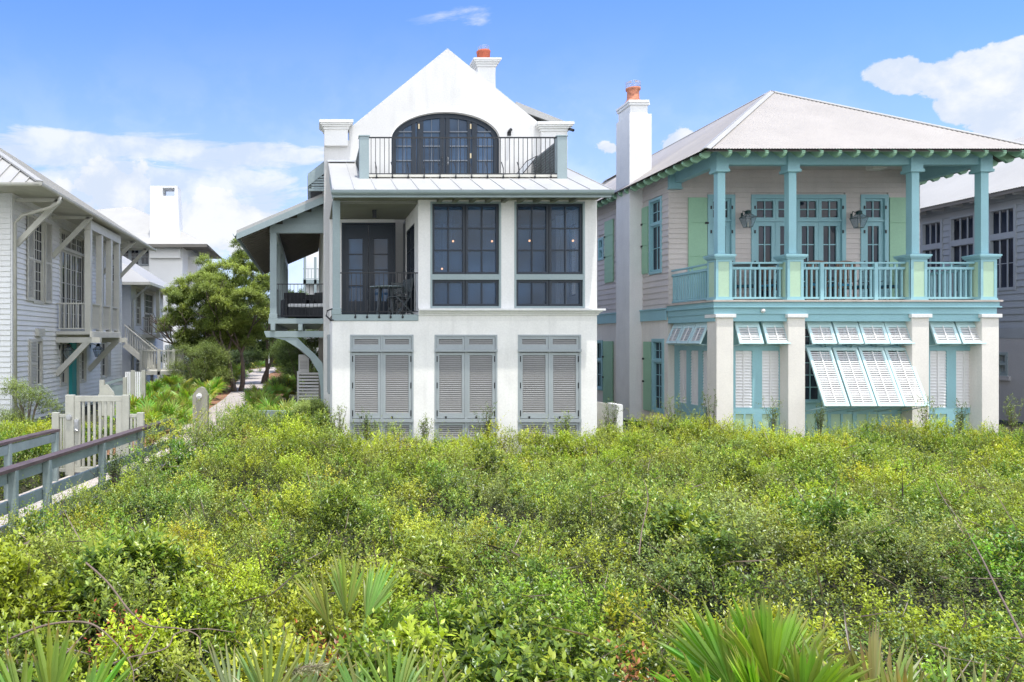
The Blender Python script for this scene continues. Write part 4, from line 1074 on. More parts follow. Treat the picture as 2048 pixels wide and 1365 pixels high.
for o in gops:
    fr = MB(LT(gx)); gl = MB(LT(gx)); u0, u1, v0, v1 = o
    ring(fr, u0-.06, u1+.06, v0-.05, v1+.08, .09, -.1, .05); vs = v0+(v1-v0)*.665; fr.box(u0+.03, u1-.03, vs-.10, vs+.10, -.1, .045)
    n = 3; w = (u1-u0-.07)/n
    for i in range(n):
        a = u0+.035+i*w
        sash(fr, gl, a, a+w, v0+.04, vs-.10, 1, 2, .02, .025, -.08, .06); sash(fr, gl, a, a+w, vs+.10, v1-.01, 1, 1, .02, .025, -.08, .06)
    w_ = fr.build('window', m_gsid, GH); gl.build('pane', m_tglass, w_)
gxe, gze = 22.9, 7.95; gy0 = 22.4; gh = 5.; gs = .6
mb = MB()
nn = Vector((-gs, 0, 1)).normalized()
def fg(s):
    y = gy0+s; h = min(gh, s); return (gxe, y, gze), (gxe+h, y, gze+gs*h), nn
corr(mb, 0, 0, 15, fg, .014, .09)
nn2 = Vector((0, -gs, 1)).normalized()
def fg2(s):
    x = gxe+s; h = min(s, max(2*gh-s, 0.001)); return (x, gy0, gze), (x, gy0+h, gze+gs*h), nn2
corr(mb, 0, 0, 2*gh, fg2, .014, .09)
mb.quad((gxe+2*gh, gy0, gze), (gxe+gh, gy0+gh, gze+gs*gh), (gxe+gh, gy0+15, gze+gs*gh), (gxe+2*gh, gy0+15, gze))
mb.build('metal_roof', m_lroof, GH, smooth=True, recalc=False)
mb = MB(); mb.box(gxe+.03, gxe+.08, gy0, gy0+15, gze-.14, gze-.03); mb.quad((gxe+.05, gy0+.05, gze-.05), (gxe+.65, gy0+.65, gze-.04), (gxe+.65, gy0+15, gze-.04), (gxe+.05, gy0+15, gze-.05)); mb.build('eave', m_under, GH)
y = gy0+.5
while y < 36:
    mb = MB(); mb.box(gxe+.1, gx-.0, y, y+.07, gze-.18, gze-.06); mb.build('rafter_tail', m_gbase, GH); y += .8
# garden wall between the houses
mb = MB(); gy = 19.6
mb.hexa([(X(1190, gy), gy, .2), (X(1234, 19), 19.0, .2), (X(1234, 19), 19.25, .2), (X(1190, gy), gy+.25, .2), (X(1190, gy), gy, Z(803, gy)), (X(1234, 19), 19., Z(811, 19)), (X(1234, 19), 19.25, Z(811, 19)), (X(1190, gy), gy+.25, Z(803, gy))])
gw = thing('garden_wall', 'low white stucco wall between the white house and the teal house', 'wall', (X(1210, 19.3), 19.3, .2))
mb.build('wall', m_beige, gw)
mb = MB(); mb.box(X(1224, 19), X(1236, 19), 18.7, 19.3, .2, Z(808, 19)); mb.build('end_pier', m_cap, gw)
# ================================================================ LEFT HOUSE
LH = thing('beach_house', 'pale lap sided house at the left edge with bracketed balcony and louvered shutters', 'house', (-12, 30, .3))
lx = -9.3; ly0, ly1 = 23.3, 36.9
def lu(p): return 9.3*1500/(620-p)
lop = [(lu(66), lu(84), Z(602, 25.1), Z(437, 25.1)), (27.9, 30.7, 3.35, Z(470, 29)), (32.6, 33.6, 4.4, 7.1), (34.6, 35.6, 4.4, 7.1),
       (24.75, 25.9, 1.45, 2.95), (28.75, 30.0, .5, 2.95), (27.9, 28.5, 1.35, 2.9), (30.35, 30.95, 1.35, 2.9), (33.3, 34.1, 1.35, 2.9)]
mb = MB(RT(lx)); clap(mb, ly0, ly1, .35, 7.62, lop, .165, .042); wall_grid(mb, ly0, ly1, .25, 7.62, -.2, -.021, lop); mb.build('side_wall', m_lsid, LH)
mb = MB(FT(ly0)); clap(mb, lx-12, lx, .35, 7.62, [], .165, .042); wall_grid(mb, lx-12, lx-.2, .25, 7.62, -.2, -.021); mb.build('front_wall', m_lsid, LH)
mb = MB(); mb.box(lx-12, lx, ly1-.2, ly1, .25, 7.62); mb.build('rear_wall', m_lsid, LH)
mb = MB(RT(lx)); mb.box(ly0-.03, ly0+.12, .25, 7.6, .027, .05); mb.box(ly1-.12, ly1, .25, 7.6, .027, .05); mb.box(ly0, ly1, 7.4, 7.62, .028, .06); mb.build('corner_board', m_lsid, LH)
def dh_window(T, u0, u1, v0, v1, parent, cols=3, rows=4, tm=None, two=True):
    fr = MB(T); gl = MB(T); ring(fr, u0-.08, u1+.08, v0-.08, v1+.1, .09, -.1, .06, .09)
    if two:
        m = (v0+v1)/2; sash(fr, gl, u0+.01, u1-.01, v0+.01, m, cols, rows, .045, .022, -.06, .05); sash(fr, gl, u0+.01, u1-.01, m, v1-.0, cols, rows, .045, .022, -.03, .05)
    else: sash(fr, gl, u0+.01, u1-.01, v0+.01, v1, cols, rows, .06, .022, -.05, .05)
    w = fr.build('window', tm or m_ltrim, parent); gl.build('pane', m_tglass, w); return w
def louver_leaf(T, u0, u1, v0, v1, parent, mat):
    s = MB(T); ring(s, u0, u1, v0, v1, .06, .065, .10, .09); s.box(u0+.06, u1-.06, (v0+v1)/2-.04, (v0+v1)/2+.04, .065, .10)
    slats(s, u0+.06, u1-.06, v0+.09, v1-.06, .05, .03, .068); s.quad((u0+.05, v0+.05, .066), (u1-.05, v0+.05, .066), (u1-.05, v1-.05, .066), (u0+.05, v1-.05, .066))
    return s.build('louvered_shutter', mat, parent)
dh_window(RT(lx), *lop[0], LH)
louver_leaf(RT(lx), lop[0][0]-.68, lop[0][0]-.1, lop[0][2]-.02, lop[0][3]+.05, LH, m_ltrim)
louver_leaf(RT(lx), lop[0][1]+.1, lop[0][1]+.75, lop[0][2]-.02, lop[0][3]+.05, LH, m_ltrim)
# french door group on the balcony
u0, u1, v0, v1 = lop[1]
fr = MB(RT(lx)); gl = MB(RT(lx)); ring(fr, u0-.1, u1+.1, v0, v1+.1, .1, -.1, .06)
vt = v1-.62; fr.box(u0, u1, vt-.05, vt+.05, -.09, .05)
ws = [(u0, u0+.75), (u0+.75, u0+1.4), (u0+1.4, u0+2.05), (u0+2.05, u1)]
for a, b in ws:
    sash(fr, gl, a+.01, b-.01, v0+.02, vt-.05, 2, 5, .08, .025, -.08, .06); sash(fr, gl, a+.01, b-.01, vt+.05, v1, 3, 2, .05, .02, -.08, .06)
w_ = fr.build('french_door', m_ltrim, LH); gl.build('pane', m_tglass, w_)
dh_window(RT(lx), *lop[2], LH); dh_window(RT(lx), *lop[3], LH)
w_ = dh_window(RT(lx), *lop[4], LH, 2, 3, two=False)
louver_leaf(RT(lx), lop[4][0]-.02, lop[4][0]+.62, lop[4][2]-.03, lop[4][3]+.05, LH, m_ltrim)
for k in (6, 7): dh_window(RT(lx), *lop[k], LH, 2, 4, two=False)
dh_window(RT(lx), *lop[8], LH, 2, 3, two=False); louver_leaf(RT(lx), lop[8][1]+.1, lop[8][1]+.6, lop[8][2], lop[8][3], LH, m_ltrim)
u0, u1, v0, v1 = lop[5]
fr = MB(RT(lx)); ring(fr, u0-.09, u1+.09, v0-.15, v1+.12, .1, -.1, .07); fr.mi = 1; fr.box(u0+.01, u1-.01, v0-.1, v1+.02, -.09, -.03)
fr.build('front_door', [m_ltrim, m_turq], LH)
fr = MB(RT(lx)); fr.box(u0-.05, u0-.0, v0-.1, v1+.02, .02, .20); fr.build('open_door_leaf', m_turq, LH)
# roof
ex, ey, ez = -7.75, 21.5, 7.52; k = .66; H_ = 6.5
mb = MB()
ridge = (ex-H_, ey+H_, ez+k*H_)
mb.add([(ex, ey, ez), (ex, ly1+.5, ez), (ex-H_, ly1+.5, ez+k*H_), ridge], [(0, 1, 2, 3)])
mb.add([(ex, ey, ez), ridge, (ex-2*H_, ey, ez)], [(0, 1, 2)])
mb.add([(ex-2*H_, ey, ez), ridge, (ex-H_, ly1+.5, ez+k*H_), (ex-2*H_, ly1+.5, ez)], [(0, 1, 2, 3)])
y = ey+.4
while y < ly1+.5:
    h = min(H_, y-ey); mb.beam((ex, y, ez+.02), (ex-h, y, ez+.02+k*h), .03, .05); y += .45
x = ex-.4
while x > ex-2*H_:
    h = min(ex-x, x-(ex-2*H_)); mb.beam((x, ey, ez+.02), (x, ey+h, ez+.02+k*h), .03, .05); x -= .45
mb.beam((ex, ey, ez+.04), (ridge[0], ridge[1], ridge[2]+.04), .2, .05)
mb.build('metal_roof', m_lroof, LH, recalc=False)
mb = MB(); mb.quad((ex-.02, ey+.02, ez-.06), (ex-.02, ly1+.5, ez-.06), (lx, ly1+.5, ez+.05), (lx, ey+1.8, ez+.05)); mb.quad((ex-.02, ey+.02, ez-.061), (lx, ey+1.8, ez+.05), (lx-11, ey+1.8, ez+.05), (ex-2*H_, ey+.02, ez-.061))
mb.build('soffit', m_ltrim, LH, recalc=False)
mb = MB()
for a, b in zip(prof, prof[1:]):
    aa, bb = -a[0], -b[0]
    mb.hexa([(ex+aa, ey-.1, ez-.02+a[1]), (ex+bb, ey-.1, ez-.02+b[1]), (ex+bb, ly1+.5, ez-.02+b[1]), (ex+aa, ly1+.5, ez-.02+a[1]), (ex+aa, ey-.1, ez-.01+a[1]), (ex+bb, ey-.1, ez-.01+b[1]), (ex+bb, ly1+.5, ez-.01+b[1]), (ex+aa, ly1+.5, ez-.01+a[1])])
    mb.hexa([(ex+.1, ey+a[0], ez-.02+a[1]), (ex-2*H_, ey+a[0], ez-.02+a[1]), (ex-2*H_, ey+b[0], ez-.02+b[1]), (ex+.1, ey+b[0], ez-.02+b[1]), (ex+.1, ey+a[0], ez-.01+a[1]), (ex-2*H_, ey+a[0], ez-.01+a[1]), (ex-2*H_, ey+b[0], ez-.01+b[1]), (ex+.1, ey+b[0], ez-.01+b[1])])
mb.build('gutter', m_ltrim, LH)
mb = MB(); mb.tube([(ex+.06, 23.1, ez-.1), (ex+.0, 23.1, ez-.28), (ex-.25, 23.15, ez-.42), (lx+.35, 23.35, ez-.62), (lx+.1, 23.4, ez-.85), (lx+.09, 23.45, .3)], .055, 8); mb.build('downspout', m_ltrim, LH, smooth=True)
for yy in (23.6, 26.9, 33.5, 36.2):
    mb = MB(); mb.beam((lx+.06, yy, 6.0), (ex-.15, yy, ez-.13), .11, .16); mb.beam((lx+.05, yy, ez-.12), (ex-.05, yy, ez-.12), .11, .1); mb.build('eave_bracket', m_ltrim, LH)
# balcony
bz = 3.33; bx = -8.0; b0, b1 = 27.35, 31.6
mb = MB(); mb.box(lx+.03, bx+.02, b0-.02, b1+.02, bz-.12, bz); mb.box(bx-.02, bx+.05, b0-.04, b1+.04, bz-.22, bz-.02); mb.build('balcony_deck', m_ltrim, LH)
for yy in (b0, b0+1.45, b0+2.83, b1-.2):
    mb = MB(); mb.box(bx-.22, bx, yy, yy+.22, bz, 7.4); mb.build('balcony_post', m_ltrim, LH)
mb = MB(); mb.box(bx-.24, bx+.02, b0-.05, b1+.05, 7.05, 7.38); mb.build('balcony_beam', m_ltrim, LH)
rail_run(LH, (lx+.05, b0+.08, bz), (bx-.22, b0+.08, bz), 1.04, .15, m_ltrim, .035, (.1, .05), bot=.1)
rail_run(LH, (bx-.1, b0+.2, bz), (bx-.1, b1, bz), 1.04, .15, m_ltrim, .035, (.1, .05), bot=.1)
for yy in (b0+.1, b1-.15):
    mb = MB(); mb.beam((lx+.03, yy, 1.75), (bx-.05, yy, bz-.3), .16, .2); mb.box(lx+.03, bx+.35, yy-.1, yy+.1, bz-.42, bz-.222); mb.build('balcony_bracket', m_ltrim, LH)
lantern((lx+.38, 27.75, 2.3), R(90), 'dark lantern left of the turquoise door under the left balcony', m_iron, .95)
lantern((lx+.38, 31.6, 2.3), R(90), 'dark lantern right of the turquoise door on the pale sided house', m_iron, .95)
mb = MB(RT(lx)); mb.box(25.3, 25.9, 3.15, 3.4, .03, .16); mb.build('meter_box', m_ltrim, LH)

# ================================================================ SECOND LEFT HOUSE
H2 = thing('beach_house', 'small pale sided house behind the left one with a side balcony and stairs', 'house', (-12, 45, .3))
hx, hy0, hy1 = -9.8, 41., 50.
o2 = [(42.2, 43.2, 3.9, 5.8), (44.3, 46.6, 3.4, 5.8), (42.2, 43., 1., 2.4)]
mb = MB(RT(hx)); clap(mb, hy0, hy1, .3, 6.05, o2, .2, .03); wall_grid(mb, hy0, hy1, .3, 6.05, -.2, -.021, o2); mb.build('side_wall', m_lsid, H2)
mb = MB(FT(hy0)); clap(mb, hx-10, hx, .3, 6.05, [], .2, .03); wall_grid(mb, hx-10, hx-.2, .3, 6.05, -.2, -.021); mb.build('front_wall', m_lsid, H2)
for o in o2: dh_window(RT(hx), *o, H2, 3 if o[1]-o[0] < 2 else 6, 3)
mb = MB(); e = 1.35; ex2, ez2 = hx+e, 6.1
H2r = 4.6
mb.add([(ex2, hy0-e, ez2), (ex2, hy1+1, ez2), (ex2-H2r, hy1+1, ez2+.62*H2r), (ex2-H2r, hy0-e+H2r, ez2+.62*H2r)], [(0, 1, 2, 3)])
mb.add([(ex2, hy0-e, ez2), (ex2-H2r, hy0-e+H2r, ez2+.62*H2r), (ex2-2*H2r, hy0-e, ez2)], [(0, 1, 2)])
mb.build('metal_roof', m_lroof, H2, recalc=False)
mb = MB(); mb.box(ex2-.05, ex2, hy0-e, hy1+1, ez2-.16, ez2-.01); mb.box(ex2-2*H2r, ex2-.051, hy0-e, hy0-e+.05, ez2-.16, ez2-.01); mb.box(hx-9, ex2-.06, hy0-e+.06, hy1+.9, ez2-.06, ez2-.03); mb.build('eave', m_ltrim, H2)
mb = MB(); mb.tube([(ex2-.1, hy0-.9, ez2-.15), (hx+.3, hy0+.05, ez2-.7), (hx+.1, hy0+.1, ez2-.9), (hx+.1, hy0+.1, .3)], .06, 6); mb.build('downspout', m_ltrim, H2)
p0, p1, px_ = 43.6, 47.4, -8.75
mb = MB(); mb.box(hx+.03, px_+.05, p0-.05, p1+.05, 3.15, 3.35); mb.build('balcony_deck', m_ltrim, H2)
for yy in (p0, p1-.2): mb = MB(); mb.box(px_-.2, px_, yy, yy+.2, 3.35, 5.95); mb.build('balcony_post', m_ltrim, H2)
rail_run(H2, (hx+.05, p0+.1, 3.35), (px_-.2, p0+.1, 3.35), 1.0, .13, m_ltrim, .035, (.09, .05)); rail_run(H2, (px_-.1, p0+.2, 3.35), (px_-.1, p1, 3.35), 1.0, .16, m_ltrim, .035, (.09, .05))
# raised entry deck and stair
ED = thing('entry_deck', 'weathered raised deck with picket railing and stair in front of the second left house', 'deck', (-8, 38, .3))
d0, d1, e0, e1, dz = X(279, 37.5), X(350, 37.5), 37.5, 40.2, Z(745, 37.5)+.05
mb = MB(); mb.box(d0, d1, e0, e1, dz-.18, dz); mb.build('deck_floor', m_ltrim, ED)
for xx in (d0, (d0+d1)/2, d1-.14):
    for yy in (e0, e1-.14): mb = MB(); mb.box(xx, xx+.14, yy, yy+.14, .25, dz+1.12); mb.build('post', m_ltrim, ED)
for a, b in (((d0+.14, e0+.07, dz), (d1-.14, e0+.07, dz)), ((d1-.07, e0+.14, dz), (d1-.07, e1-.14, dz)), ((d0+.07, e0+.14, dz), (d0+.07, e1-.14, dz))):
    rail_run(ED, a, b, 1.05, .13, m_ltrim, .04, (.1, .05), bot=.1)
s0, s1 = (d0+.1, e1, dz), (d0-1.2, e1+.8, 2.9)
for dy in (-.15, .75):
    mb = MB(); mb.beam((d0+.3, e1+dy, dz-.1), (d0-1.4, e1+dy, 2.75), .08, .25); mb.build('stair_stringer', m_ltrim, ED)
    rail_run(ED, (d0+.3, e1+dy, dz), (d0-1.4, e1+dy, 2.85), 1.0, .16, m_ltrim, .04, (.1, .05), bot=.1)
for i in range(9):
    t_ = i/9; mb = MB(); mb.box(d0+.1-1.5*t_-.1, d0+.1-1.5*t_+.14, e1-.1, e1+.7, dz-.05+(2.75-dz)*t_, dz+(2.75-dz)*t_); mb.build('stair_tread', m_ltrim, ED)
# ================================================================ THIRD HOUSE, stucco with battered chimney
H3 = thing('beach_house', 'distant white stucco house with hipped roof and tapering slotted chimney', 'house', (-14, 66, .3))
D3 = 62.
def P3(px, py, D=D3): return (X(px, D), D, Z(py, D))
xa, xb, xc = X(190, D3), X(298, D3), X(365, D3)
mb = MB(); mb.box(xb, xc, D3, D3+8, .2, Z(487, D3)); mb.box(xa, xb-.0, D3+2.2, D3+9, .2, Z(492, D3)); mb.box(xc+.001, X(395, D3+3), D3+3, D3+8, .2, Z(505, D3)); mb.build('wall', m_far, H3)
mb = MB(); mb.box(xa, xb, D3+.4, D3+2.19, Z(545, D3), Z(532, D3)); mb.box(xa, xb, D3+.4, D3+2.19, .2, Z(545, D3)-.002); mb.build('balcony_wall', m_far, H3)
mb = MB(FT(D3+.9)); gl = MB(FT(D3+.9)); n = 4
for i in range(n):
    a = xa+1.0+(xb-xa-1.1)*i/n; b = a+(xb-xa-1.1)/n; sash(mb, gl, a, b, Z(532, D3+.9), Z(497, D3+.9), 2, 2, .14, .05)
w_ = mb.build('window', m_gsid, H3); gl.build('pane', m_tglass, w_)
mb = MB()
e = .9; x0, x1, y0, y1, z0 = xa-1, X(418, D3), D3-1.2, D3+10, Z(489, D3-1)
ap = (X(262, D3+3.5), D3+3.6, Z(413, D3+3.5)); ap2 = (X(300, D3+6), D3+6, Z(430, D3+6))
x0 = X(40, y0); ap0 = (X(60, D3+3.6), D3+3.6, Z(432, D3+3.6)); mb.add([(x0, y0, z0), (x1, y0, z0), ap2, ap, ap0], [(0, 1, 2, 3, 4)]); mb.add([(x1, y0, z0), (x1, y1, z0), ap2], [(0, 1, 2)]); mb.add([(x0, y0, z0), ap0, (x0, y1, z0)], [(0, 1, 2)]); mb.add([(x0, y1, z0), ap0, ap, ap2, (x1, y1, z0)], [(0, 1, 2, 3, 4)])
mb.build('hip_roof', m_lroof, H3, recalc=False)
mb = MB(); mb.box(x0, x1, y0, y0+.1, z0-.25, z0-.01); mb.box(x0+.1, x1-.1, y0+.11, D3+2, z0-.12, z0-.05); mb.build('eave', m_under, H3)
mb = MB(); yc = D3-.35; c = [X(299, yc), X(361, yc)]; zc0_, zc1_ = Z(492, yc), Z(372, yc)
tw = [X(300.5, yc), X(355, yc)]
zs0, zs1 = Z(392, yc), Z(376, yc)
def lerp(a, b, t): return a+(b-a)*t
def slab(za, zb, xs_a, xs_b, ya=yc, yb=yc+1.6):
    mb.hexa([(xs_a[0], ya, za), (xs_a[1], ya, za), (xs_a[1], yb, za), (xs_a[0], yb, za), (xs_b[0], ya, zb), (xs_b[1], ya, zb), (xs_b[1], yb, zb), (xs_b[0], yb, zb)])
ta = (zs0-zc0_)/(zc1_-zc0_)
L = [lerp(c[0], tw[0], ta), lerp(c[1], tw[1], ta)]
slab(zc0_-1, zs0, c, L); sl0, sl1 = X(325, yc), X(349, yc)
slab(zs0, zs1, (L[0], sl0), (L[0], sl0)); slab(zs0, zs1, (sl1, L[1]), (sl1, tw[1])); slab(zs1, zc1_, (L[0], tw[1]), tw)
mb.build('chimney', m_far, H3)
mb = MB(); mb.box(X(330, D3), X(351, D3), D3-.03, D3+.0, Z(712, D3), Z(690, D3)); mb.build('window', m_gsid, H3)
# far neighbour glimpsed through the gallery
H4 = thing('beach_house', 'far pale house with balcony glimpsed through the open gallery', 'house', (-1, 75, .3))
mb = MB(); mb.box(X(612, 75), X(670, 75), 75, 84, .2, Z(500, 75)); mb.build('wall', m_far, H4)
mb = MB(); mb.box(X(606, 73.8), X(660, 73.8), 73.8, 75, Z(568, 74), Z(560, 74)); mb.build('balcony_deck', m_gtrim, H4)
rail_run(H4, (X(606, 73.8), 73.9, Z(560, 74)), (X(660, 73.8), 73.9, Z(560, 74)), 1.1, .3, m_gtrim, .05, (.1, .06))
for p in (607, 628): mb = MB(); mb.box(X(p, 73.8), X(p, 73.8)+.25, 73.8, 74.05, .2, Z(515, 74)); mb.build('post', m_gtrim, H4)

# ================================================================ BOARDWALK
def rr(y, off=0.):   # right rail line
    return -3.93+.158*(y-9.5)+off
BW = thing('boardwalk', 'grey green lumber boardwalk with dark capped handrails crossing the scrub', 'boardwalk', (-4.3, 11, .3))
zD = .40
mb = MB(); y = 5.
while y < 19.5:
    a0, a1 = rr(y, -1.48), rr(y, -.06); z = zD+random.uniform(-.003, .003)
    mb.hexa([(a0, y, zD-.04), (a1, y, zD-.04), (a1+.02, y+.132, zD-.04), (a0+.02, y+.132, zD-.04), (a0, y, z), (a1, y, z), (a1+.02, y+.132, z), (a0+.02, y+.132, z)]); y += .14
mb.build('deck', m_deckw, BW)
zr = 1.33
for off, ya, yb, posts in ((0, 5., 15.9, (6.1, 7.9, 9.75, 10.62-.0, 12.4, 14.05, 15.8)), (-1.5, 5., 13.95, (6.4, 8.3, 10.2, 12.3, 13.85))):
    sg = 1 if off == 0 else -1
    A = lambda y, z, o=0: (rr(y, off)+o, y, z)
    mb = MB(); mb.beam(A(ya, zr, 0), A(yb, zr, 0), .17, .045); mb.build('handrail', m_railcap, BW)
    mb = MB(); mb.beam(A(ya, zr-.12, -.04*sg), A(yb, zr-.12, -.04*sg), .045, .15); mb.build('rail_board', m_rail, BW)
    mb = MB(); mb.beam(A(ya, zr-.50, -.04*sg), A(yb, zr-.50, -.04*sg), .045, .16); mb.build('rail_board', m_rail, BW)
    if sg > 0: mb = MB(); mb.beam(A(ya, zD+.14, -.04), A(yb, zD+.14, -.04), .045, .14); mb.build('rail_board', m_rail, BW)
    for y in posts:
        mb = MB(); x = rr(y, off); mb.box(x-.015, x+.085, y-.05, y+.05, -.1, zr-.025); mb.build('post', m_rail, BW)
# the gate
GT = thing('gate', 'sun bleached wooden picket gate with round light and keypad on the boardwalk', 'gate', (rr(14.4, -.75), 14.4, zD))
gy = 14.4; g0, g1 = X(134, gy), X(257, gy)
def GB(name, a, b, z0, z1, y0=gy, y1=gy+.11, mat=None, par=GT):
    mb = MB(); mb.box(a, b, y0, y1, z0, z1); return mb.build(name, mat or m_gate, par, bevel=.006)
zt = Z(790.5, gy)
for p0_, p1_ in ((130, 147.5), (244, 257.5)): GB('post', X(p0_, gy), X(p1_, gy), zD, zt)
for p0_, p1_ in ((103, 117), (273, 287)): GB('post', X(p0_, gy), X(p1_, gy), zD-.1, Z(826, gy))
for a, b in ((117, 130), (257.5, 273)):
    GB('rail', X(a, gy), X(b, gy), Z(836, gy), Z(829, gy), gy+.03, gy+.08); GB('rail', X(a, gy), X(b, gy), Z(945, gy), Z(938, gy), gy+.03, gy+.08)
    for k in (.25, .72): p = a+(b-a)*k; GB('picket', X(p, gy)-.022, X(p, gy)+.022, Z(938, gy), Z(836, gy)-.001, gy+.035, gy+.075)
GB('rail', X(147.8, gy), X(243.8, gy), Z(804, gy), Z(792.5, gy), gy+.02, gy+.09); GB('rail', X(147.8, gy), X(243.8, gy), Z(946, gy), Z(935, gy), gy+.02, gy+.09)
GB('stile', X(147.8, gy), X(160, gy), Z(935, gy)+.001, Z(804, gy)-.001, gy+.02, gy+.09); GB('stile', X(231, gy), X(243.8, gy), Z(935, gy)+.001, Z(804, gy)-.001, gy+.02, gy+.09)
for k in range(6): p = 165+k*11.2; GB('picket', X(p-2.6, gy), X(p+2.6, gy), Z(935, gy)+.001, Z(804, gy)-.001, gy+.035, gy+.075)
mb = MB(); xc_, zc_ = X(138.5, gy), Z(834.5, gy); mb.T = lambda a, b, c: (xc_+a, gy-c, zc_+b)
def disc(mb, r, d0, d1, n=18):
    vs = [(r*math.cos(2*math.pi*i/n), r*math.sin(2*math.pi*i/n), d) for d in (d0, d1) for i in range(n)]
    mb.add(vs, [tuple(range(n)), tuple(range(n, 2*n))]+[(i, (i+1) % n, n+(i+1) % n, n+i) for i in range(n)])
disc(mb, .055, .0, .03); disc(mb, .04, .03, .05); mb.build('round_light', m_steel, GT)
mb = MB(); a, b = X(149, gy), X(158.5, gy); mb.box(a, b, gy-.035, gy+.019, Z(863, gy), Z(839, gy)); mb.box(a+.012, b-.012, gy-.05, gy-.036, Z(852, gy), Z(842, gy)); mb.tube([((a+b)/2, gy-.04, Z(858, gy)), ((a+b)/2, gy-.11, Z(858, gy)), ((a+b)/2+.05, gy-.11, Z(861, gy))], .014, 6); mb.build('keypad_lock', m_steel, GT, bevel=.008)
# arched gate top board behind
AG = thing('gate', 'small inner gate with scrolled arched top board behind the picket gate', 'gate', (X(212, 18.5), 18.5, .35))
y_ = 18.5; mb = MB(); pts_ = [(196, 832), (196, 790), (199, 786), (203, 778), (208, 771), (212, 769), (216, 771), (221, 778), (226, 784), (228, 790), (228, 832)]
n = len(pts_); vs = [(X(p, y_), yy, Z(q_, y_)) for yy in (y_, y_+.06) for p, q_ in pts_]
mb.add(vs, [tuple(range(n)), tuple(range(n, 2*n))[::-1]]+[(i, (i+1) % n, n+(i+1) % n, n+i) for i in range(n)]); mb.build('arched_board', m_gate, AG)
mb = MB(); mb.box(X(197, y_), X(206, y_), y_+.07, y_+.2, .2, Z(761, y_)); mb.build('post', m_gate, AG)
# picket fence of the left neighbour
PF = thing('picket_fence', 'pale board fence with gate between the left house and the palmettos', 'fence', (X(250, 26), 26, .3))
yf = 26.
mb = MB(); mb.box(X(206, yf), X(246, yf), yf, yf+.08, .3, Z(770, yf)); mb.beam((X(206, yf), yf+.04, Z(770, yf)), (X(246, yf), yf+.04, Z(758, yf)), .14, .1); mb.build('rail_board', m_rail, PF)
for p in (246, 262, 283): mb = MB(); mb.box(X(p, yf), X(p, yf)+.13, yf-.03, yf+.1, .3, Z(741 if p != 246 else 755, yf)); mb.build('post', m_gate, PF)
for k in range(9): x = X(250, yf)+k*.068; mb = MB(); mb.box(x, x+.05, yf+.02, yf+.05, .4, Z(744, yf)); mb.build('picket', m_lsid, PF)
# bollard light
BL = thing('bollard_light', 'shaped wooden post with round white light beside the sandy path', 'bollard', (X(400, 20.5), 20.5, .2))
y_ = 20.5; mb = MB(); pts_ = [(385, 870), (385, 792), (389, 785), (395, 777), (401, 774.5), (407, 777), (412, 785), (415, 792), (415, 870)]
n = len(pts_); vs = [(X(p, y_), yy, Z(q_, y_)) for yy in (y_, y_+.3) for p, q_ in pts_]
mb.add(vs, [tuple(range(n)), tuple(range(n, 2*n))[::-1]]+[(i, (i+1) % n, n+(i+1) % n, n+i) for i in range(n)]); mb.build('post', m_boll, BL)
mb = MB(); xc_, zc_ = X(398.5, y_), Z(792, y_); mb.T = lambda a, b, c: (xc_+a, y_-c, zc_+b); disc(mb, .075, 0, .05); mb.build('round_light', m_cap, BL)
mb = MB(); mb.box(xc_-.04, xc_+.04, y_-.1, y_-.051, zc_-.09, zc_+.0); mb.build('light_hood', m_steel, BL)
# equipment + screen + kerb under the gallery
t = thing('utility_box', 'white air conditioning unit under the side gallery', 'box', (X(607, 26), 26, .3))
mb = MB(); mb.box(X(597, 26), X(618, 26), 26, 26.5, Z(745, 26), Z(710, 26)); mb.box(X(597, 26)-.01, X(618, 26)+.01, 25.99, 26.51, Z(745, 26)-.03, Z(745, 26)-.001); mb.build('cabinet', m_ac, t, bevel=.02)
mb = MB(); 
for k in range(6): mb.box(X(600, 26), X(615, 26), 25.985, 25.999, Z(738, 26)+k*.05, Z(738, 26)+k*.05+.025)
mb.build('vent', m_gbase, t)
t = thing('slat_screen', 'white horizontal slat screen under the side gallery', 'screen', (X(618, 25), 25, .3))
for k in range(9): z = Z(800, 25)+k*.105; mb = MB(); mb.box(X(594, 25), X(644, 25), 25, 25.03, z, z+.065); mb.build('slat', m_ac, t)
for p in (594, 641): mb = MB(); mb.box(X(p, 25), X(p, 25)+.07, 25.031, 25.1, .3, Z(743, 25)); mb.build('post', m_ac, t)
t = thing('retaining_kerb', 'low grey timber kerb at the foot of the white house side gallery', 'kerb', (X(580, 20.2), 20.2, .2))
mb = MB(); mb.box(X(517, 20.2), GX0+.1, 20.2, 20.34, .2, Z(822, 20.2)); mb.build('timber', m_rail, t)
t = thing('path_marker', 'thin white marker pole at the far end of the sandy path', 'pole', (X(538, 60), 60, .3))
mb = MB(); mb.tube([(X(538, 60), 60, .3), (X(538, 60), 60, Z(706, 60))], .04, 6); mb.build('pole', m_far, t)
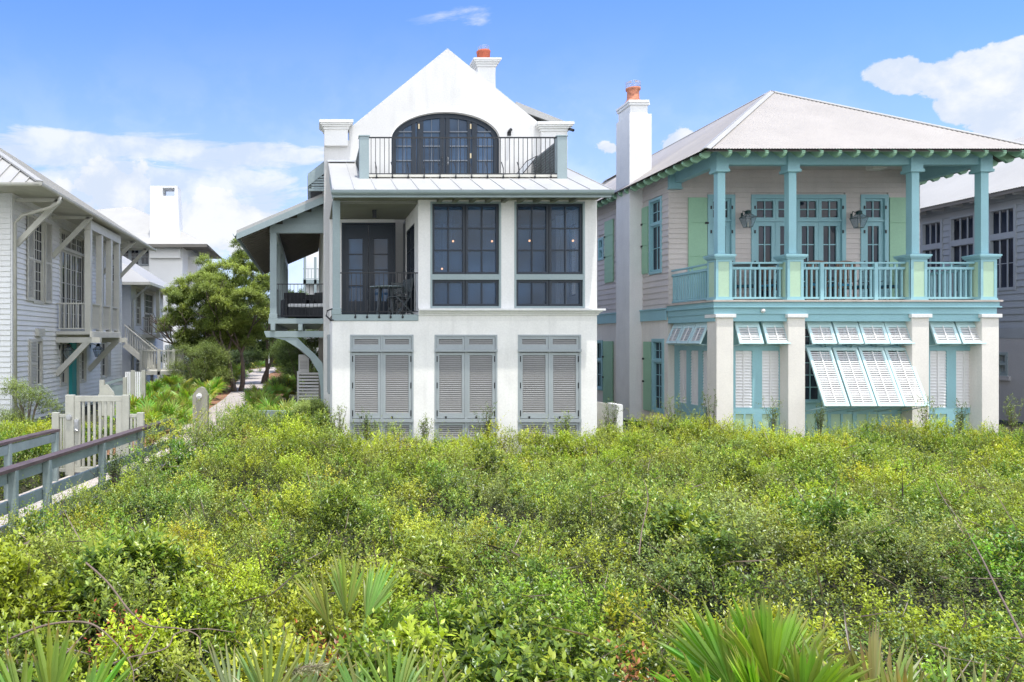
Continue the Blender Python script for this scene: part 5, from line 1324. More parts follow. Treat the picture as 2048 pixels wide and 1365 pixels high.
# ================================================================ VEGETATION
def vnoise(x, y, sc, seed=0):
    x = np.asarray(x)*sc+seed*17.3; y = np.asarray(y)*sc+seed*9.1
    xi = np.floor(x).astype(np.int64); yi = np.floor(y).astype(np.int64); fx = x-xi; fy = y-yi
    def h(a, b):
        n = (a*374761393+b*668265263+seed*974711) & 0x7fffffff
        n = ((n ^ (n >> 13))*1274126177) & 0x7fffffff
        return ((n ^ (n >> 16)) & 0xffff)/65535.
    fx = fx*fx*(3-2*fx); fy = fy*fy*(3-2*fy)
    return (h(xi, yi)*(1-fx)+h(xi+1, yi)*fx)*(1-fy)+(h(xi, yi+1)*(1-fx)+h(xi+1, yi+1)*fx)*fy
def nrm(a): return a/np.maximum(np.linalg.norm(a, axis=-1, keepdims=True), 1e-9)
def leaf_object(name, P, D, N, L, W, C, mat, parent=None, base=None):
    """rhombic folded leaves: P base points, D axis, N blade normal, L length, W width, C colour"""
    n = len(P); D = nrm(D); S = nrm(np.cross(D, N)); N2 = np.cross(S, D)
    L = L[:, None]; W = W[:, None]
    tip = P+D*L; mid = P+D*L*.45-N2*W*.12
    V = np.stack([P, mid+S*W*.5+N2*W*.22, tip-N2*L*.06, mid-S*W*.5+N2*W*.22], 1).reshape(-1, 3)
    b = worldloc(parent) if parent is not None else Vector((0, 0, 0))
    V = V-np.array(b)
    me = bpy.data.meshes.new(name); me.vertices.add(4*n); me.vertices.foreach_set('co', V.astype(np.float32).ravel())
    i = np.arange(n)*4
    loops = np.stack([i, i+1, i+2, i, i+2, i+3], 1).ravel().astype(np.int32)
    me.loops.add(6*n); me.loops.foreach_set('vertex_index', loops)
    me.polygons.add(2*n); me.polygons.foreach_set('loop_start', np.arange(2*n, dtype=np.int32)*3)
    me.update(calc_edges=True)
    ca = me.color_attributes.new('col', 'FLOAT_COLOR', 'POINT')
    cc = np.ones((n, 4, 4), np.float32); cc[:, :, :3] = C[:, None, :]; cc[:, 0, :3] *= .8; cc[:, 2, :3] *= 1.12
    ca.data.foreach_set('color', cc.ravel())
    me.materials.append(mat)
    o = bpy.data.objects.new(name, me); col.objects.link(o)
    if parent is not None: o.parent = parent
    return o
def sprigs(P0, up, Ls, K, lL, lW, C, rng, spread=1., stem=True, tipcol=None, stemcol=(.20, .16, .10)):
    """P0 (N,3) sprig feet, up (N,3) directions, Ls (N,) lengths -> leaf arrays"""
    n = len(P0); up = nrm(up)
    a = nrm(np.cross(up, rng.normal(size=(n, 3)))); b = np.cross(up, a)
    t = (np.arange(K)+.5)/K; t = t[None, :]+rng.uniform(-.4/K, .4/K, (n, K))
    ang = np.arange(K)[None, :]*2.4+rng.uniform(-.5, .5, (n, K))
    rad = a[:, None]*np.cos(ang)[..., None]+b[:, None]*np.sin(ang)[..., None]
    bend = rng.normal(size=(n, 1, 3))*.25*(t**2)[..., None]*Ls[:, None, None]
    P = P0[:, None]+up[:, None]*(t*Ls[:, None])[..., None]+bend
    D = rad*spread+up[:, None]*(.35+.7*t[..., None])+rng.normal(size=(n, K, 3))*.18
    Nn = np.array([0, -.15, 1.1])-rad*.25+rng.normal(size=(n, K, 3))*.38
    sz = (rng.uniform(.7, 1.25, (n, K)))*(1.05-.35*t**3)
    Cc = C[:, None, :]*rng.uniform(.62, 1.38, (n, K, 1))*(.62+.55*t[..., None])  # leaves low on the stem darker: shade inside the sprig put into the colour
    if tipcol is not None:
        m = (t > .72)[..., None]*rng.uniform(.0, 1., (n, 1, 1)); Cc = Cc*(1-m)+np.asarray(tipcol)*m
    if stem: sub = rng.uniform(size=n) < .3
    out = [P.reshape(-1, 3), D.reshape(-1, 3), Nn.reshape(-1, 3), (lL[:, None]*sz).ravel(), (lW[:, None]*sz).ravel(), Cc.reshape(-1, 3)]
    if stem:
        out2 = [P0, up+bend[:, -1]/np.maximum(Ls[:, None], .01)*.5, a, Ls*1.0, np.full(n, .0022)+lL*.03, np.tile(np.array(stemcol), (n, 1))*rng.uniform(.6, 1.6, (n, 1))]
        out2 = [q_[sub] for q_ in out2]; out = [np.concatenate([x, y]) for x, y in zip(out, out2)]
    return out
def cat(*L): return [np.concatenate(z) for z in zip(*L)]
# ---- scrub canopy
FX_ = np.array([-3.4, -3.0, -2.65, -2.2, -1.7, -1.2, -.24, .36, .96, 1.7, 2.5, 3.3, 4.1, 5.8, 7, 8, 9.1, 10, 10.8, 11.8, 12.7, 13.9, 14.8, 16.1, 17.1, 22])
FZ_ = np.array([.95, 1.15, 1.05, 1.24, 1.36, 1.34, 1.12, 1.18, .93, 1.0, .78, .88, .98, .88, .92, .84, 1.15, 1.02, .62, .6, .52, .78, .92, .52, .80, .8])
def canopy(x, y):
    base = np.interp(y, [0, 3, 5, 8, 12, 17, 20], [1.62, 1.42, 1.40, 1.20, 1.02, .93, .85])
    far = np.interp(x, FX_, FZ_); t = np.clip((y-11.5)/4.5, 0, 1); t = t*t*(3-2*t)
    h = base*(1-t)+far*t
    amp = np.interp(y, [2, 8, 15, 18], [.16, .26, .20, .12])
    h = h+(vnoise(x, y, .55, 3)-.5)*2.*amp+(vnoise(x, y, 1.5, 4)-.5)*.9*amp+(vnoise(x, y, 3.1, 5)-.5)*1.0*amp+(vnoise(x, y, 6.5, 8)-.5)*.5*amp
    e = rr(y, 0.); dx = x-e   # lower beside the walkway
    side = np.clip(dx/1.3, 0, 1); low = np.interp(y, [5, 9, 11, 12.2, 13, 14, 15, 17], [.95, .82, .70, .86, 1.15, 1.45, 1.52, 1.45])
    h = np.where(dx > 0, h*side+low*(1-side), h)
    hl = np.interp(y, [5, 10, 14, 18, 21], [.85, 1.05, 1.12, 1.02, .6])+(vnoise(x, y, 1.1, 6)-.5)*.25
    h = np.where(dx < -1.3, hl, h)
    return h
def allowed(x, y):
    dx = x-rr(y, 0.)
    ok = (dx > .02) | (dx < -1.68)
    ok &= ~((y > 17.45) & (x > .3) & (x < 6.95))
    ok &= ~((y > 17.4) & (x < -2.25) & (x > -5.0))
    ok &= ~((y > 19.8) & (x > .3)); ok &= ~((y > 19.2) & (x > -5) & (x < .4)); ok &= ~((y > 20.6) & (x > -5))
    ok &= ~((y > 21.8))
    return ok
bc_rng = np.random.default_rng(4)
BCN = 1500; BCy = bc_rng.uniform(1, 22, BCN*3); BCx = bc_rng.uniform(-14, 27, BCN*3)
keep_ = (np.abs(BCx-(1024-VX)*BCy/F) < 1.0*BCy+1.5); BCx, BCy = BCx[keep_], BCy[keep_]
BCs = bc_rng.choice(4, len(BCx), p=[.38, .28, .22, .12]); BCh = bc_rng.normal(size=len(BCx))*.085; BCc = bc_rng.uniform(.75, 1.2, (len(BCx), 1))*np.array([1, 1, 1])*bc_rng.uniform(.88, 1.12, (len(BCx), 3))
def bushes(x, y):
    """nearest shrub of each foot point: height offset, shrub index and distance to the seam between shrubs"""
    xw = x+(vnoise(x, y, 2.1, 71)-.5)*.5; yw = y+(vnoise(x, y, 2.1, 72)-.5)*.5
    off = np.empty(len(x)); idx = np.empty(len(x), np.int64); sm = np.empty(len(x))
    for i in range(0, len(x), 4000):
        sl_ = slice(i, i+4000); m = (BCy > yw[sl_].min()-3) & (BCy < yw[sl_].max()+3); ii = np.nonzero(m)[0]
        d = (xw[sl_][:, None]-BCx[ii])**2+(yw[sl_][:, None]-BCy[ii])**2
        pt = np.argpartition(d, 1, axis=1)[:, :2]; dd = np.sqrt(np.take_along_axis(d, pt, 1)); o_ = np.argsort(dd, 1); dd = np.take_along_axis(dd, o_, 1); pt = np.take_along_axis(pt, o_, 1)
        idx[sl_] = ii[pt[:, 0]]; sm[sl_] = dd[:, 1]-dd[:, 0]
    off = BCh[idx]+.06-.26*np.exp(-(sm/.13)**2); return off, idx, sm
SPC = np.array([[.25, .32, .095], [.185, .32, .025], [.54, .58, .03], [.075, .16, .02]]); SPL = np.array([.85, 1.0, 1.0, 1.45]); SPW = np.array([.85, 1., 1., 1.35])
def canopy_color(x, y, rng):
    n = len(x)
    g = np.array([.185, .30, .025]); yl = np.array([.50, .54, .03]); dk = np.array([.065, .14, .02]); gr = np.array([.235, .31, .095])
    a = vnoise(x, y, .45, 21); b = vnoise(x, y, 1.3, 22); c = vnoise(x, y, .7, 23)
    def blob(px, py, D_, r): cx, cyy = X(px, D_), D_; return np.exp(-((x-cx)**2+(y-cyy)**2*.6)/(r*r))
    wy = np.clip((a-.55)*3.2, 0, 1)*.8+blob(350, 0, 6.2, 1.6)+.9*blob(1950, 0, 9.5, 1.6)+.8*blob(1400, 0, 18.5, 1.6)+.5*blob(900, 0, 13, 1.5)+.9*blob(500, 0, 3.7, .7)+.5*blob(1780, 0, 14, 1.5)+.8*blob(1100, 0, 15.5, 2.)
    wg = np.clip((c-.45)*3, 0, 1)*.9+blob(1450, 0, 7.5, 1.8)+.8*blob(1800, 0, 6.5, 1.2)+.8*blob(250, 0, 12, 1.5)+.7*blob(700, 0, 9, 1.8)
    wd = np.clip((b-.62)*3, 0, 1)*.7+1.0*blob(1900, 0, 4.4, .8)+.5*blob(950, 0, 6, .8)
    wy *= rng.uniform(.3, 1.3, n); wg *= rng.uniform(.4, 1.2, n)
    w = np.stack([np.full(n, .45), wy, wg, wd], 1); w /= w.sum(1, keepdims=True)
    return w@np.stack([g, yl, gr, dk])
def scrub_zone(y0, y1, dens, K, lL, lW, Ls, rng, depth, px=(-330, 2400)):
    xa, xb = X(px[0], y1), X(px[1], y1); n = int(dens*(xb-xa)*(y1-y0))
    x = rng.uniform(xa, xb, n); y = rng.uniform(y0, y1, n)
    m = (x > (px[0]-VX)*y/F-.3) & (x < (px[1]-VX)*y/F+.3) & allowed(x, y); x, y = x[m], y[m]; n = len(x)
    o_ = np.argsort(y); x, y = x[o_], y[o_]; gap = vnoise(x, y, 5.5, 31)*.6+vnoise(x, y, 11., 32)*.4; m = gap > .25; x, y = x[m], y[m]; n = len(x); h = canopy(x, y)
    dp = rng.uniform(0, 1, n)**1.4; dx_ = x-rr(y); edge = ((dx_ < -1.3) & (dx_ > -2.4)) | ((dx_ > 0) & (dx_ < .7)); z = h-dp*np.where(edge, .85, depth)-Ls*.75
    up = np.stack([rng.normal(size=n)*.5, rng.normal(size=n)*.5-.15, np.full(n, 1.)], 1)
    bo_, bi_, bs_ = bushes(x, y); amp_ = np.interp(y, [2, 4, 17, 20], [.75, 1., 1., .6]); z = z+bo_*amp_
    C = (canopy_color(x, y, rng)*.45+SPC[BCs[bi_]]*.55)*BCc[bi_]*(1-.45*np.exp(-(bs_/.10)**2))[:, None]  # darker along the seams: shade between shrubs put into the leaf colour
    big = np.exp(-((x-X(1090, 3.9))**2+(y-3.9)**2)/.55)+.8*np.exp(-((x-X(620, 4))**2+(y-3.8)**2)/.4)
    big = np.clip(big+np.clip((vnoise(x, y, .8, 41)-.62)*2.4, 0, .6)*(y < 8), 0, 1)
    C = C*(1.38-.85*dp[:, None]); f = (1+big*1.1)*1.0; C = C*(1-big[:, None]*.6)+np.array([.17, .27, .045])*big[:, None]*.6  # deeper sprigs darker: shade below the canopy put into the leaf colour
    L = Ls*rng.uniform(.6, 1.3, n); tall = rng.uniform(size=n) < .02; L = np.where(tall, L*1.9, L)
    tc = np.array([.44, .50, .06])
    sL, sW = SPL[BCs[bi_]], SPW[BCs[bi_]]
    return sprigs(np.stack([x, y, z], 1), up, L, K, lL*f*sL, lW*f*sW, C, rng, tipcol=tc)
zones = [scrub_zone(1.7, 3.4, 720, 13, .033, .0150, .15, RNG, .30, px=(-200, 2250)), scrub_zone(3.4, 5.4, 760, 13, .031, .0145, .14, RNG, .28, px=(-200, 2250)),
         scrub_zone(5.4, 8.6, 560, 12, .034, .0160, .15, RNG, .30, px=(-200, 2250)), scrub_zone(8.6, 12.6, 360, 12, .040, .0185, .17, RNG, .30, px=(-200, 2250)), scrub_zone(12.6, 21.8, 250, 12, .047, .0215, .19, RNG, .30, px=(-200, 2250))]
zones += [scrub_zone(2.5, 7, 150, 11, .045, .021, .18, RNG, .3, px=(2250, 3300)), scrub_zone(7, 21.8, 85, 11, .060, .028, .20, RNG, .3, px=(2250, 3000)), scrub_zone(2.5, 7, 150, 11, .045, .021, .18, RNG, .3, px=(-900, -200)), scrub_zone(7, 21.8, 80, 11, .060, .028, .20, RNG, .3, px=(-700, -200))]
# shoots that stand clear of the canopy
n = 620; y = RNG.uniform(3, 19.5, n); x = (RNG.uniform(-200, 2250, n)-VX)*y/F; m = allowed(x, y); x, y = x[m], y[m]; n = len(x)
up = np.stack([RNG.normal(size=n)*.3, RNG.normal(size=n)*.3, np.ones(n)], 1)
zones.append(sprigs(np.stack([x, y, canopy(x, y)-.12], 1), up, RNG.uniform(.25, .52, n), 22, np.full(n, .024)+y*.0007, np.full(n, .010)+y*.0003, canopy_color(x, y, RNG)*1.1, RNG, tipcol=np.array([.3, .34, .07])))
n = 900; y = 13+6.8*RNG.uniform(0, 1, n)**.6; x = (RNG.uniform(300, 2250, n)-VX)*y/F; m = allowed(x, y); x, y = x[m], y[m]; n = len(x)
up = np.stack([RNG.normal(size=n)*.35, RNG.normal(size=n)*.3, np.ones(n)], 1)
zones.append(sprigs(np.stack([x, y, canopy(x, y)-.1], 1), up, RNG.uniform(.2, .62, n)*(.4+.6*vnoise(x, y, .9, 81)), 20, np.full(n, .038), np.full(n, .017), canopy_color(x, y, RNG)*1.1, RNG, tipcol=np.array([.4, .46, .06])))
# dry twigs
n = 1500; y = RNG.uniform(2.2, 15, n)**1.; x = (RNG.uniform(-250, 2300, n)-VX)*y/F; m = allowed(x, y); x, y = x[m], y[m]; n = len(x)
D_ = np.stack([RNG.normal(size=n), RNG.normal(size=n), RNG.uniform(-.1, .9, n)], 1)
zones.append([np.stack([x, y, canopy(x, y)-RNG.uniform(.02, .22, n)], 1), D_, RNG.normal(size=(n, 3)), RNG.uniform(.12, .45, n), RNG.uniform(.004, .009, n), np.array([.26, .20, .15])*RNG.uniform(.5, 1.3, (n, 1))])
# reddish new growth in a few clumps
rc = []
for px, y_, c_ in ((605, 3.75, (.42, .10, .05)), (245, 4.0, (.36, .07, .04)), (1290, 3.6, (.35, .14, .05)), (640, 4.1, (.40, .14, .06))):
    n = 26; x = X(px, y_)+RNG.normal(size=n)*.07; y = y_+RNG.normal(size=n)*.08
    rc.append(sprigs(np.stack([x, y, canopy(x, y)-.14], 1), np.stack([RNG.normal(size=n)*.4, RNG.normal(size=n)*.4, np.ones(n)], 1), np.full(n, .2), 7, np.full(n, .035), np.full(n, .016), np.tile(np.array(c_), (n, 1)), RNG))
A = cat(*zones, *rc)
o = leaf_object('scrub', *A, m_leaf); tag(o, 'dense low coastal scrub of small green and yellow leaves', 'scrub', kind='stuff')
print('scrub leaves', len(A[0]))

# ---- palmetto fans
def fan(arr, base, d, side, pet, bl, nb, spread, wid, c, rng, tipc=(.30, .24, .09), droop=.12, cup=.25):
    d = Vector(d).normalized(); side = Vector(side); side = (side-d*side.dot(d)).normalized(); nn = d.cross(side)
    V, Fc, C = arr
    hub = Vector(base)+d*pet
    def vert(p, cc): V.append(tuple(p)); C.append((*cc, 1)); return len(V)-1
    # petiole
    w = wid*.28; i0 = len(V)
    for p in (Vector(base), hub):
        for s_ in (-1, 1): vert(p+side*s_*w, tuple(x*.8 for x in c))
    Fc.append((i0, i0+1, i0+3, i0+2))
    for k in range(nb):
        th = spread*(2*(k+.5)/nb-1)+rng.uniform(-.03, .03)
        dd = d*math.cos(th)+side*math.sin(th); ss = side*math.cos(th)-d*math.sin(th)
        nd_ = nn*(cup*(abs(th)/max(spread, .1)-.4)); dd = (dd+nd_+Vector((rng.uniform(-.05, .05),)*3)).normalized()
        L = bl*(1-.35*(abs(th)/spread)**2)*rng.uniform(.86, 1.08); cc = [x*rng.uniform(.8, 1.2) for x in c]
        b0 = vert(hub, [x*.8 for x in cc]); rows = []
        for t, ww, cm in ((.38, 1., 1.), (.72, .72, 1.05)):
            p = hub+dd*L*t-Vector((0, 0, 1))*droop*L*t*t; cr = [x*cm for x in cc]
            rows.append([vert(p-ss*wid*ww*.5+nn*wid*.18, cr), vert(p-nn*wid*.12, [x*.8 for x in cr]), vert(p+ss*wid*ww*.5+nn*wid*.18, cr)])
        p = hub+dd*L-Vector((0, 0, 1))*droop*L; tp = vert(p, tipc if rng.uniform(0, 1) < .8 else cc)
        a, b = rows
        Fc += [(b0, a[1], a[0]), (b0, a[2], a[1]), (a[0], a[1], b[1], b[0]), (a[1], a[2], b[2], b[1]), (b[0], b[1], tp), (b[1], b[2], tp)]
def fan_obj(name, arr, parent):
    V, Fc, C = arr; me = bpy.data.meshes.new(name); me.from_pydata(V, [], Fc)
    ca = me.color_attributes.new('col', 'FLOAT_COLOR', 'POINT'); ca.data.foreach_set('color', np.array(C, np.float32).ravel())
    me.materials.append(m_palm); o = bpy.data.objects.new(name, me); col.objects.link(o); o.parent = parent; return o
def big_palmetto(px, D_, zb, label, fans, bl, wid, c, group='palmettos in the foreground scrub', tipc=(.30, .24, .09)):
    t = thing('palmetto', label, 'palmetto', (X(px, D_), D_, zb), group); rg = random.Random(int(px))
    for az, el, nb, sp, s in fans:
        arr = ([], [], []); d = (math.sin(az)*math.cos(el), math.cos(az)*math.cos(el)*.8, math.sin(el))
        side = (math.cos(az*.5+rg.uniform(-.6, .6)), math.sin(rg.uniform(-.7, .7)), 0.05)
        fan(arr, (d[0]*.05, d[1]*.05, 0), d, side, .28*s, bl*s, nb, sp, wid*s, [q*rg.uniform(.85, 1.15) for q in c], rg, tipc=tipc)
        fan_obj('frond', arr, t)
    return t
U = R
big_palmetto(1545, 3.35, 1.12, 'large bright green palmetto at the bottom right of the scrub', [(0, U(80), 20, .68, 1.08), (-.9, U(62), 18, .72, 1.08), (.9, U(64), 18, .7, 1.), (2.6, U(66), 16, .7, 1.), (-2.4, U(60), 16, .7, 1.), (-1.5, U(38), 18, .8, 1.0), (1.5, U(40), 16, .8, .9), (3.1, U(48), 18, 1., .9), (-.4, U(70), 16, .8, .85), (.4, U(85), 18, .7, 1.1)], .44, .033, (.24, .40, .035))
big_palmetto(1762, 3.2, 1.13, 'yellowing palmetto with brown tips right of the large green one', [(0, U(80), 14, .7, 1.0), (-.9, U(60), 12, .7, .95), (.8, U(62), 12, .7, .95), (2.8, U(70), 12, .7, .9)], .42, .026, (.30, .30, .07), tipc=(.16, .10, .07))
big_palmetto(95, 3.25, 1.10, 'palmetto with a few tall blades at the bottom left corner', [(0, U(82), 8, .45, 1.1), (-1., U(60), 8, .6, 1.0), (1.1, U(60), 8, .6, 1.0)], .38, .030, (.22, .36, .045), tipc=(.3, .13, .05))
big_palmetto(535, 3.3, 1.06, 'palmetto at the bottom edge beside the grass plume', [(0, U(80), 12, .8, 1.0), (-.9, U(55), 11, .8, 1.), (.9, U(55), 11, .8, 1.)], .42, .022, (.24, .31, .09))
big_palmetto(790, 3.3, 1.05, 'palmetto at the bottom edge left of centre', [(0, U(82), 14, .9, 1.0), (-.9, U(60), 10, .7, .95), (.9, U(58), 10, .7, .95)], .40, .024, (.24, .33, .08))
big_palmetto(1930, 3.25, 1.05, 'small palmetto at the bottom edge near the right corner', [(0, U(75), 9, .7, .95), (-.9, U(55), 8, .7, .9), (.9, U(55), 8, .6, .9)], .38, .022, (.25, .33, .08))
big_palmetto(700, 4.35, 1.10, 'pale green palmetto half sunk in the scrub left of centre', [(-.5, U(84), 11, .42, 1.05), (.8, U(66), 12, .5, 1.), (-1.3, U(66), 8, .45, .95), (1.6, U(50), 8, .5, .8)], .44, .024, (.30, .42, .09))
# bare vines and branches
def vine(label, pts, r, c=None):
    mb = MB(); P_ = []
    pts = [Vector((X(p, D_), D_, Z(q_, D_))) for p, q_, D_ in pts]
    for i in range(len(pts)-1):
        a = pts[max(i-1, 0)]; b, c_ = pts[i], pts[i+1]; d = pts[min(i+2, len(pts)-1)]
        for k in range(6):
            t = k/6; P_.append(.5*((2*b)+(-a+c_)*t+(2*a-5*b+4*c_-d)*t*t+(-a+3*b-3*c_+d)*t**3))
    P_.append(pts[-1]); mb.tube(P_, [r*(1-.6*i/len(P_)) for i in range(len(P_))], 6)
    return tag(mb.build('bare_vine', m_vine, smooth=True), label, 'vine', 'bare vines over the scrub')
m_vine = M('tan bare vine', (.17, .125, .095), .8, .2, 8, .4, 60)
vine('long reddish tan vine arching over the scrub at bottom left', [(20, 1278, 3.6), (95, 1250, 3.55), (175, 1246, 3.5), (225, 1280, 3.45), (262, 1330, 3.35), (268, 1375, 3.3)], .006)
vine('grey forked branch in the scrub at lower left', [(172, 1126, 4.1), (215, 1165, 4.0), (262, 1225, 3.85), (300, 1252, 3.8), (360, 1258, 3.7), (398, 1275, 3.65), (398, 1312, 3.6)], .006)
vine('thin vine lying in the scrub left of the grass plume', [(190, 1345, 3.4), (250, 1318, 3.45), (330, 1298, 3.5), (352, 1268, 3.6), (405, 1258, 3.6), (468, 1265, 3.6)], .0045)
vine('long bare stem leaning in the scrub at the right edge', [(2045, 1275, 4.1), (1995, 1180, 4.8), (1960, 1110, 5.6), (1925, 1050, 6.4), (1888, 1000, 7.2), (1870, 960, 7.6)], .007)
vine('dark upright dead stem in the scrub right of centre', [(1278, 1110, 5.6), (1284, 1060, 5.8), (1296, 1000, 6.1), (1288, 960, 6.2)], .006)
# grass plume
t = thing('grass_plume', 'feathery pale seed head of grass at the bottom edge', 'grass', (X(560, 3.4), 3.4, 1.45))
mb = MB(); q0 = Vector((X(560, 3.4), 3.4, 1.45)); q1 = Vector((X(575, 3.4), 3.4, Z(1345, 3.4))); q2 = Vector((X(645, 3.4), 3.35, Z(1322, 3.4)))
mb.tube([q0, q1, (q1+q2)/2+Vector((0, 0, .01)), q2], .003, 5); mb.build('stem', m_vine, t)
n = 420; tt = RNG.uniform(0, 1, n); Pq = np.array(q1)+(np.array(q2)-np.array(q1))*tt[:, None]+RNG.normal(size=(n, 3))*.006
leaf_object('seed_head', Pq, np.stack([RNG.normal(size=n)*.5+.8, RNG.normal(size=n)*.6, RNG.normal(size=n)*.8-.2], 1), RNG.normal(size=(n, 3)), RNG.uniform(.015, .045, n), np.full(n, .004), np.tile(np.array([.42, .40, .25]), (n, 1))*RNG.uniform(.7, 1.2, (n, 1)), m_palm, t)

# mid distance palmettos, three growth forms copied
def mid_palm(seed, nf, c):
    rg = random.Random(seed); t = thing('palmetto', '', 'palmetto', (0, 0, 0), 'palmettos along the sandy path')
    arr = ([], [], [])
    for k in range(nf):
        az = k*2.4+rg.uniform(-.3, .3); el = rg.uniform(.45, 1.35)
        d = (math.sin(az)*math.cos(el), math.cos(az)*math.cos(el), math.sin(el))
        s = rg.uniform(.8, 1.15)
        fan(arr, (0, 0, 0), d, (math.cos(az), -math.sin(az), rg.uniform(-.2, .2)), .52*s, .42*s, 13, 1.35, .042, [q*rg.uniform(.7, 1.3) for q in c], rg, droop=.25)
    fan_obj('fronds', arr, t); return t
pp_ = [mid_palm(1, 18, (.32, .46, .08)), mid_palm(2, 20, (.38, .52, .10)), mid_palm(3, 16, (.24, .37, .07))]
spots = []
rg = random.Random(5)
def sp(px, D_, s=1.): spots.append((X(px, D_), D_, s))
for px, D_ in ((300, 21), (270, 22.5), (325, 23), (350, 21.5), (285, 25), (330, 26), (365, 24.5), (310, 28), (350, 29), (385, 27), (400, 31), (365, 33), (335, 31), (420, 34), (390, 37), (440, 40), (455, 46), (410, 42), (300, 32), (345, 36),
               (470, 50), (485, 56), (520, 64), (560, 66), (582, 62), (600, 58), (575, 52), (590, 46)): sp(px, D_, 1. if D_ < 40 else 1.3)
for px, D_ in ((524, 21.4), (545, 20.9), (562, 21.7), (583, 21.0), (603, 21.8), (622, 21.0), (640, 20.8), (535, 22.6), (520, 25), (528, 27.5), (520, 29), (548, 31), (575, 33), (560, 37), (585, 40)): sp(px, D_, .95)
lab_side = lambda x, D_: ('left' if x < -3.3 else 'right')
for i, (x, D_, s) in enumerate(spots):
    k = i % 3; src = pp_[k]
    lab, grp_ = (('fan palmetto in the thick bed left of the sandy path, behind the picket gate', 'palmettos left of the path') if x < -3.6 and D_ < 45 else
                 ('fan palmetto in front of the side gallery, right of the sandy path', 'palmettos under the gallery') if D_ < 34 else
                 ('distant palmetto in the shade at the far end of the sandy path', 'palmettos at the far end of the path'))
    c_ = dup(src); c_.location = (x, D_, .28); c_.rotation_euler = (0, 0, rg.uniform(0, 6.28)); q_ = s*rg.uniform(1.0, 1.4); c_.scale = (q_, q_, q_*1.05); c_['label'] = lab; c_['group'] = grp_
for p in pp_:
    for ch in list(p.children): bpy.data.objects.remove(ch)
    bpy.data.objects.remove(p)

# ---- trees and bushes
def crown(centers, rad, per, lL, lW, c1, c2, rng, flat=.95):
    out = []
    for (cx, cyy, cz, r) in centers:
        n = int(2.2*per*(r/rad)**2); v = nrm(rng.normal(size=(n, 3))); v[:, 2] = np.abs(v[:, 2])*1.1-.35
        P0 = np.array([cx, cyy, cz])+v*r*rng.uniform(.3, 1., (n, 1))*np.array([1, 1, flat])
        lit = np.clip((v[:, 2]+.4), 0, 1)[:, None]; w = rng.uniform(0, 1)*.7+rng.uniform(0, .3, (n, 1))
        C = (np.array(c1)*(1-w)+np.array(c2)*w)*(.7+.5*lit)  # clump tops lighter, undersides darker: light from above put into the leaf colour
        out.append(sprigs(P0, v+np.array([0, 0, .5])+rng.normal(size=(n, 3))*.3, rng.uniform(.16, .32, n), 9, np.full(n, lL), np.full(n, lW), C, rng, stem=False))
    return cat(*out)
def oak(px, D_, h, label, spread, seed, c1=(.17, .24, .055), c2=(.42, .50, .12), zb=.3, lean=0, group='wind shaped oaks beside the path', lL=.085, nclump=46, per=75, name='oak_tree', catg='tree', bottom=.26):
    rg = random.Random(seed); rng = np.random.default_rng(seed); x0 = X(px, D_); t = thing(name, label, catg, (x0, D_, zb), group)
    mb = MB(); tips = []
    def br(p, d, L, r, lv):
        pts = [p]; rr_ = [r]
        for i in range(4):
            d = (d+Vector((rg.uniform(-.25, .25), rg.uniform(-.25, .25), rg.uniform(-.05, .18)))).normalized(); p = p+d*L/4; pts.append(p); rr_.append(r*(1-.13*(i+1)))
        mb.tube(pts, rr_, 6, cap=False)
        if lv == 0: tips.append(p); return
        for k in range(3 if lv > 1 else 3):
            a = rg.uniform(0, 6.28); dd = (d*.75+Vector((math.cos(a), math.sin(a), rg.uniform(-.1, .4)))*.75).normalized(); br(p, dd, L*rg.uniform(.62, .8), r*.5, lv-1)
    for k in range(2):
        br(Vector((x0+k*.25, D_+k*.3, zb-.1)), Vector((lean+rg.uniform(-.25, .25)+k*.3, rg.uniform(-.2, .2), 1)).normalized(), h*.30, .02*h+.02, 3)
    mb.build('trunk', m_bark, t, smooth=True)
    cen = []; hc = h*(1+bottom)/2; hh = h*(1-bottom)/2
    for i in range(nclump):
        v = Vector((rg.gauss(0, 1), rg.gauss(0, 1), rg.gauss(0, 1))).normalized()*rg.uniform(.25, 1)**.4*(1+.16*math.sin(i*1.7)+rg.uniform(-.1, .1))
        cen.append((x0+lean*h*.4+v.x*spread, D_+v.y*spread*.85, zb+hc+v.z*hh, rg.uniform(.5, .85)*spread/3.9))
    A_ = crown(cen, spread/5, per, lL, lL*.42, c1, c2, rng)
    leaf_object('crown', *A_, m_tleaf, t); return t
oak(408, 41, 6.7, 'broad oak with its crown over the left of the path, trunk leaning left', 2.0, 3, lean=-.05, nclump=125)
oak(470, 39, 7.5, 'tallest oak with two bare grey trunks just left of the path', 1.9, 4, lean=.02, nclump=130)
oak(525, 46, 7.0, 'darker oak close to the white house gallery, right of the two taller ones', 2.4, 5, c1=(.06, .10, .035), c2=(.15, .21, .05), nclump=50)
oak(440, 55, 7.2, 'dark oak behind the others at the shaded end of the path', 3.4, 8, c1=(.05, .085, .03), c2=(.10, .15, .04), nclump=60, bottom=.25)
oak(590, 62, 6.2, 'dark oak arching over the far end of the path', 3.2, 9, c1=(.05, .085, .03), c2=(.12, .17, .04), nclump=60, bottom=.3)
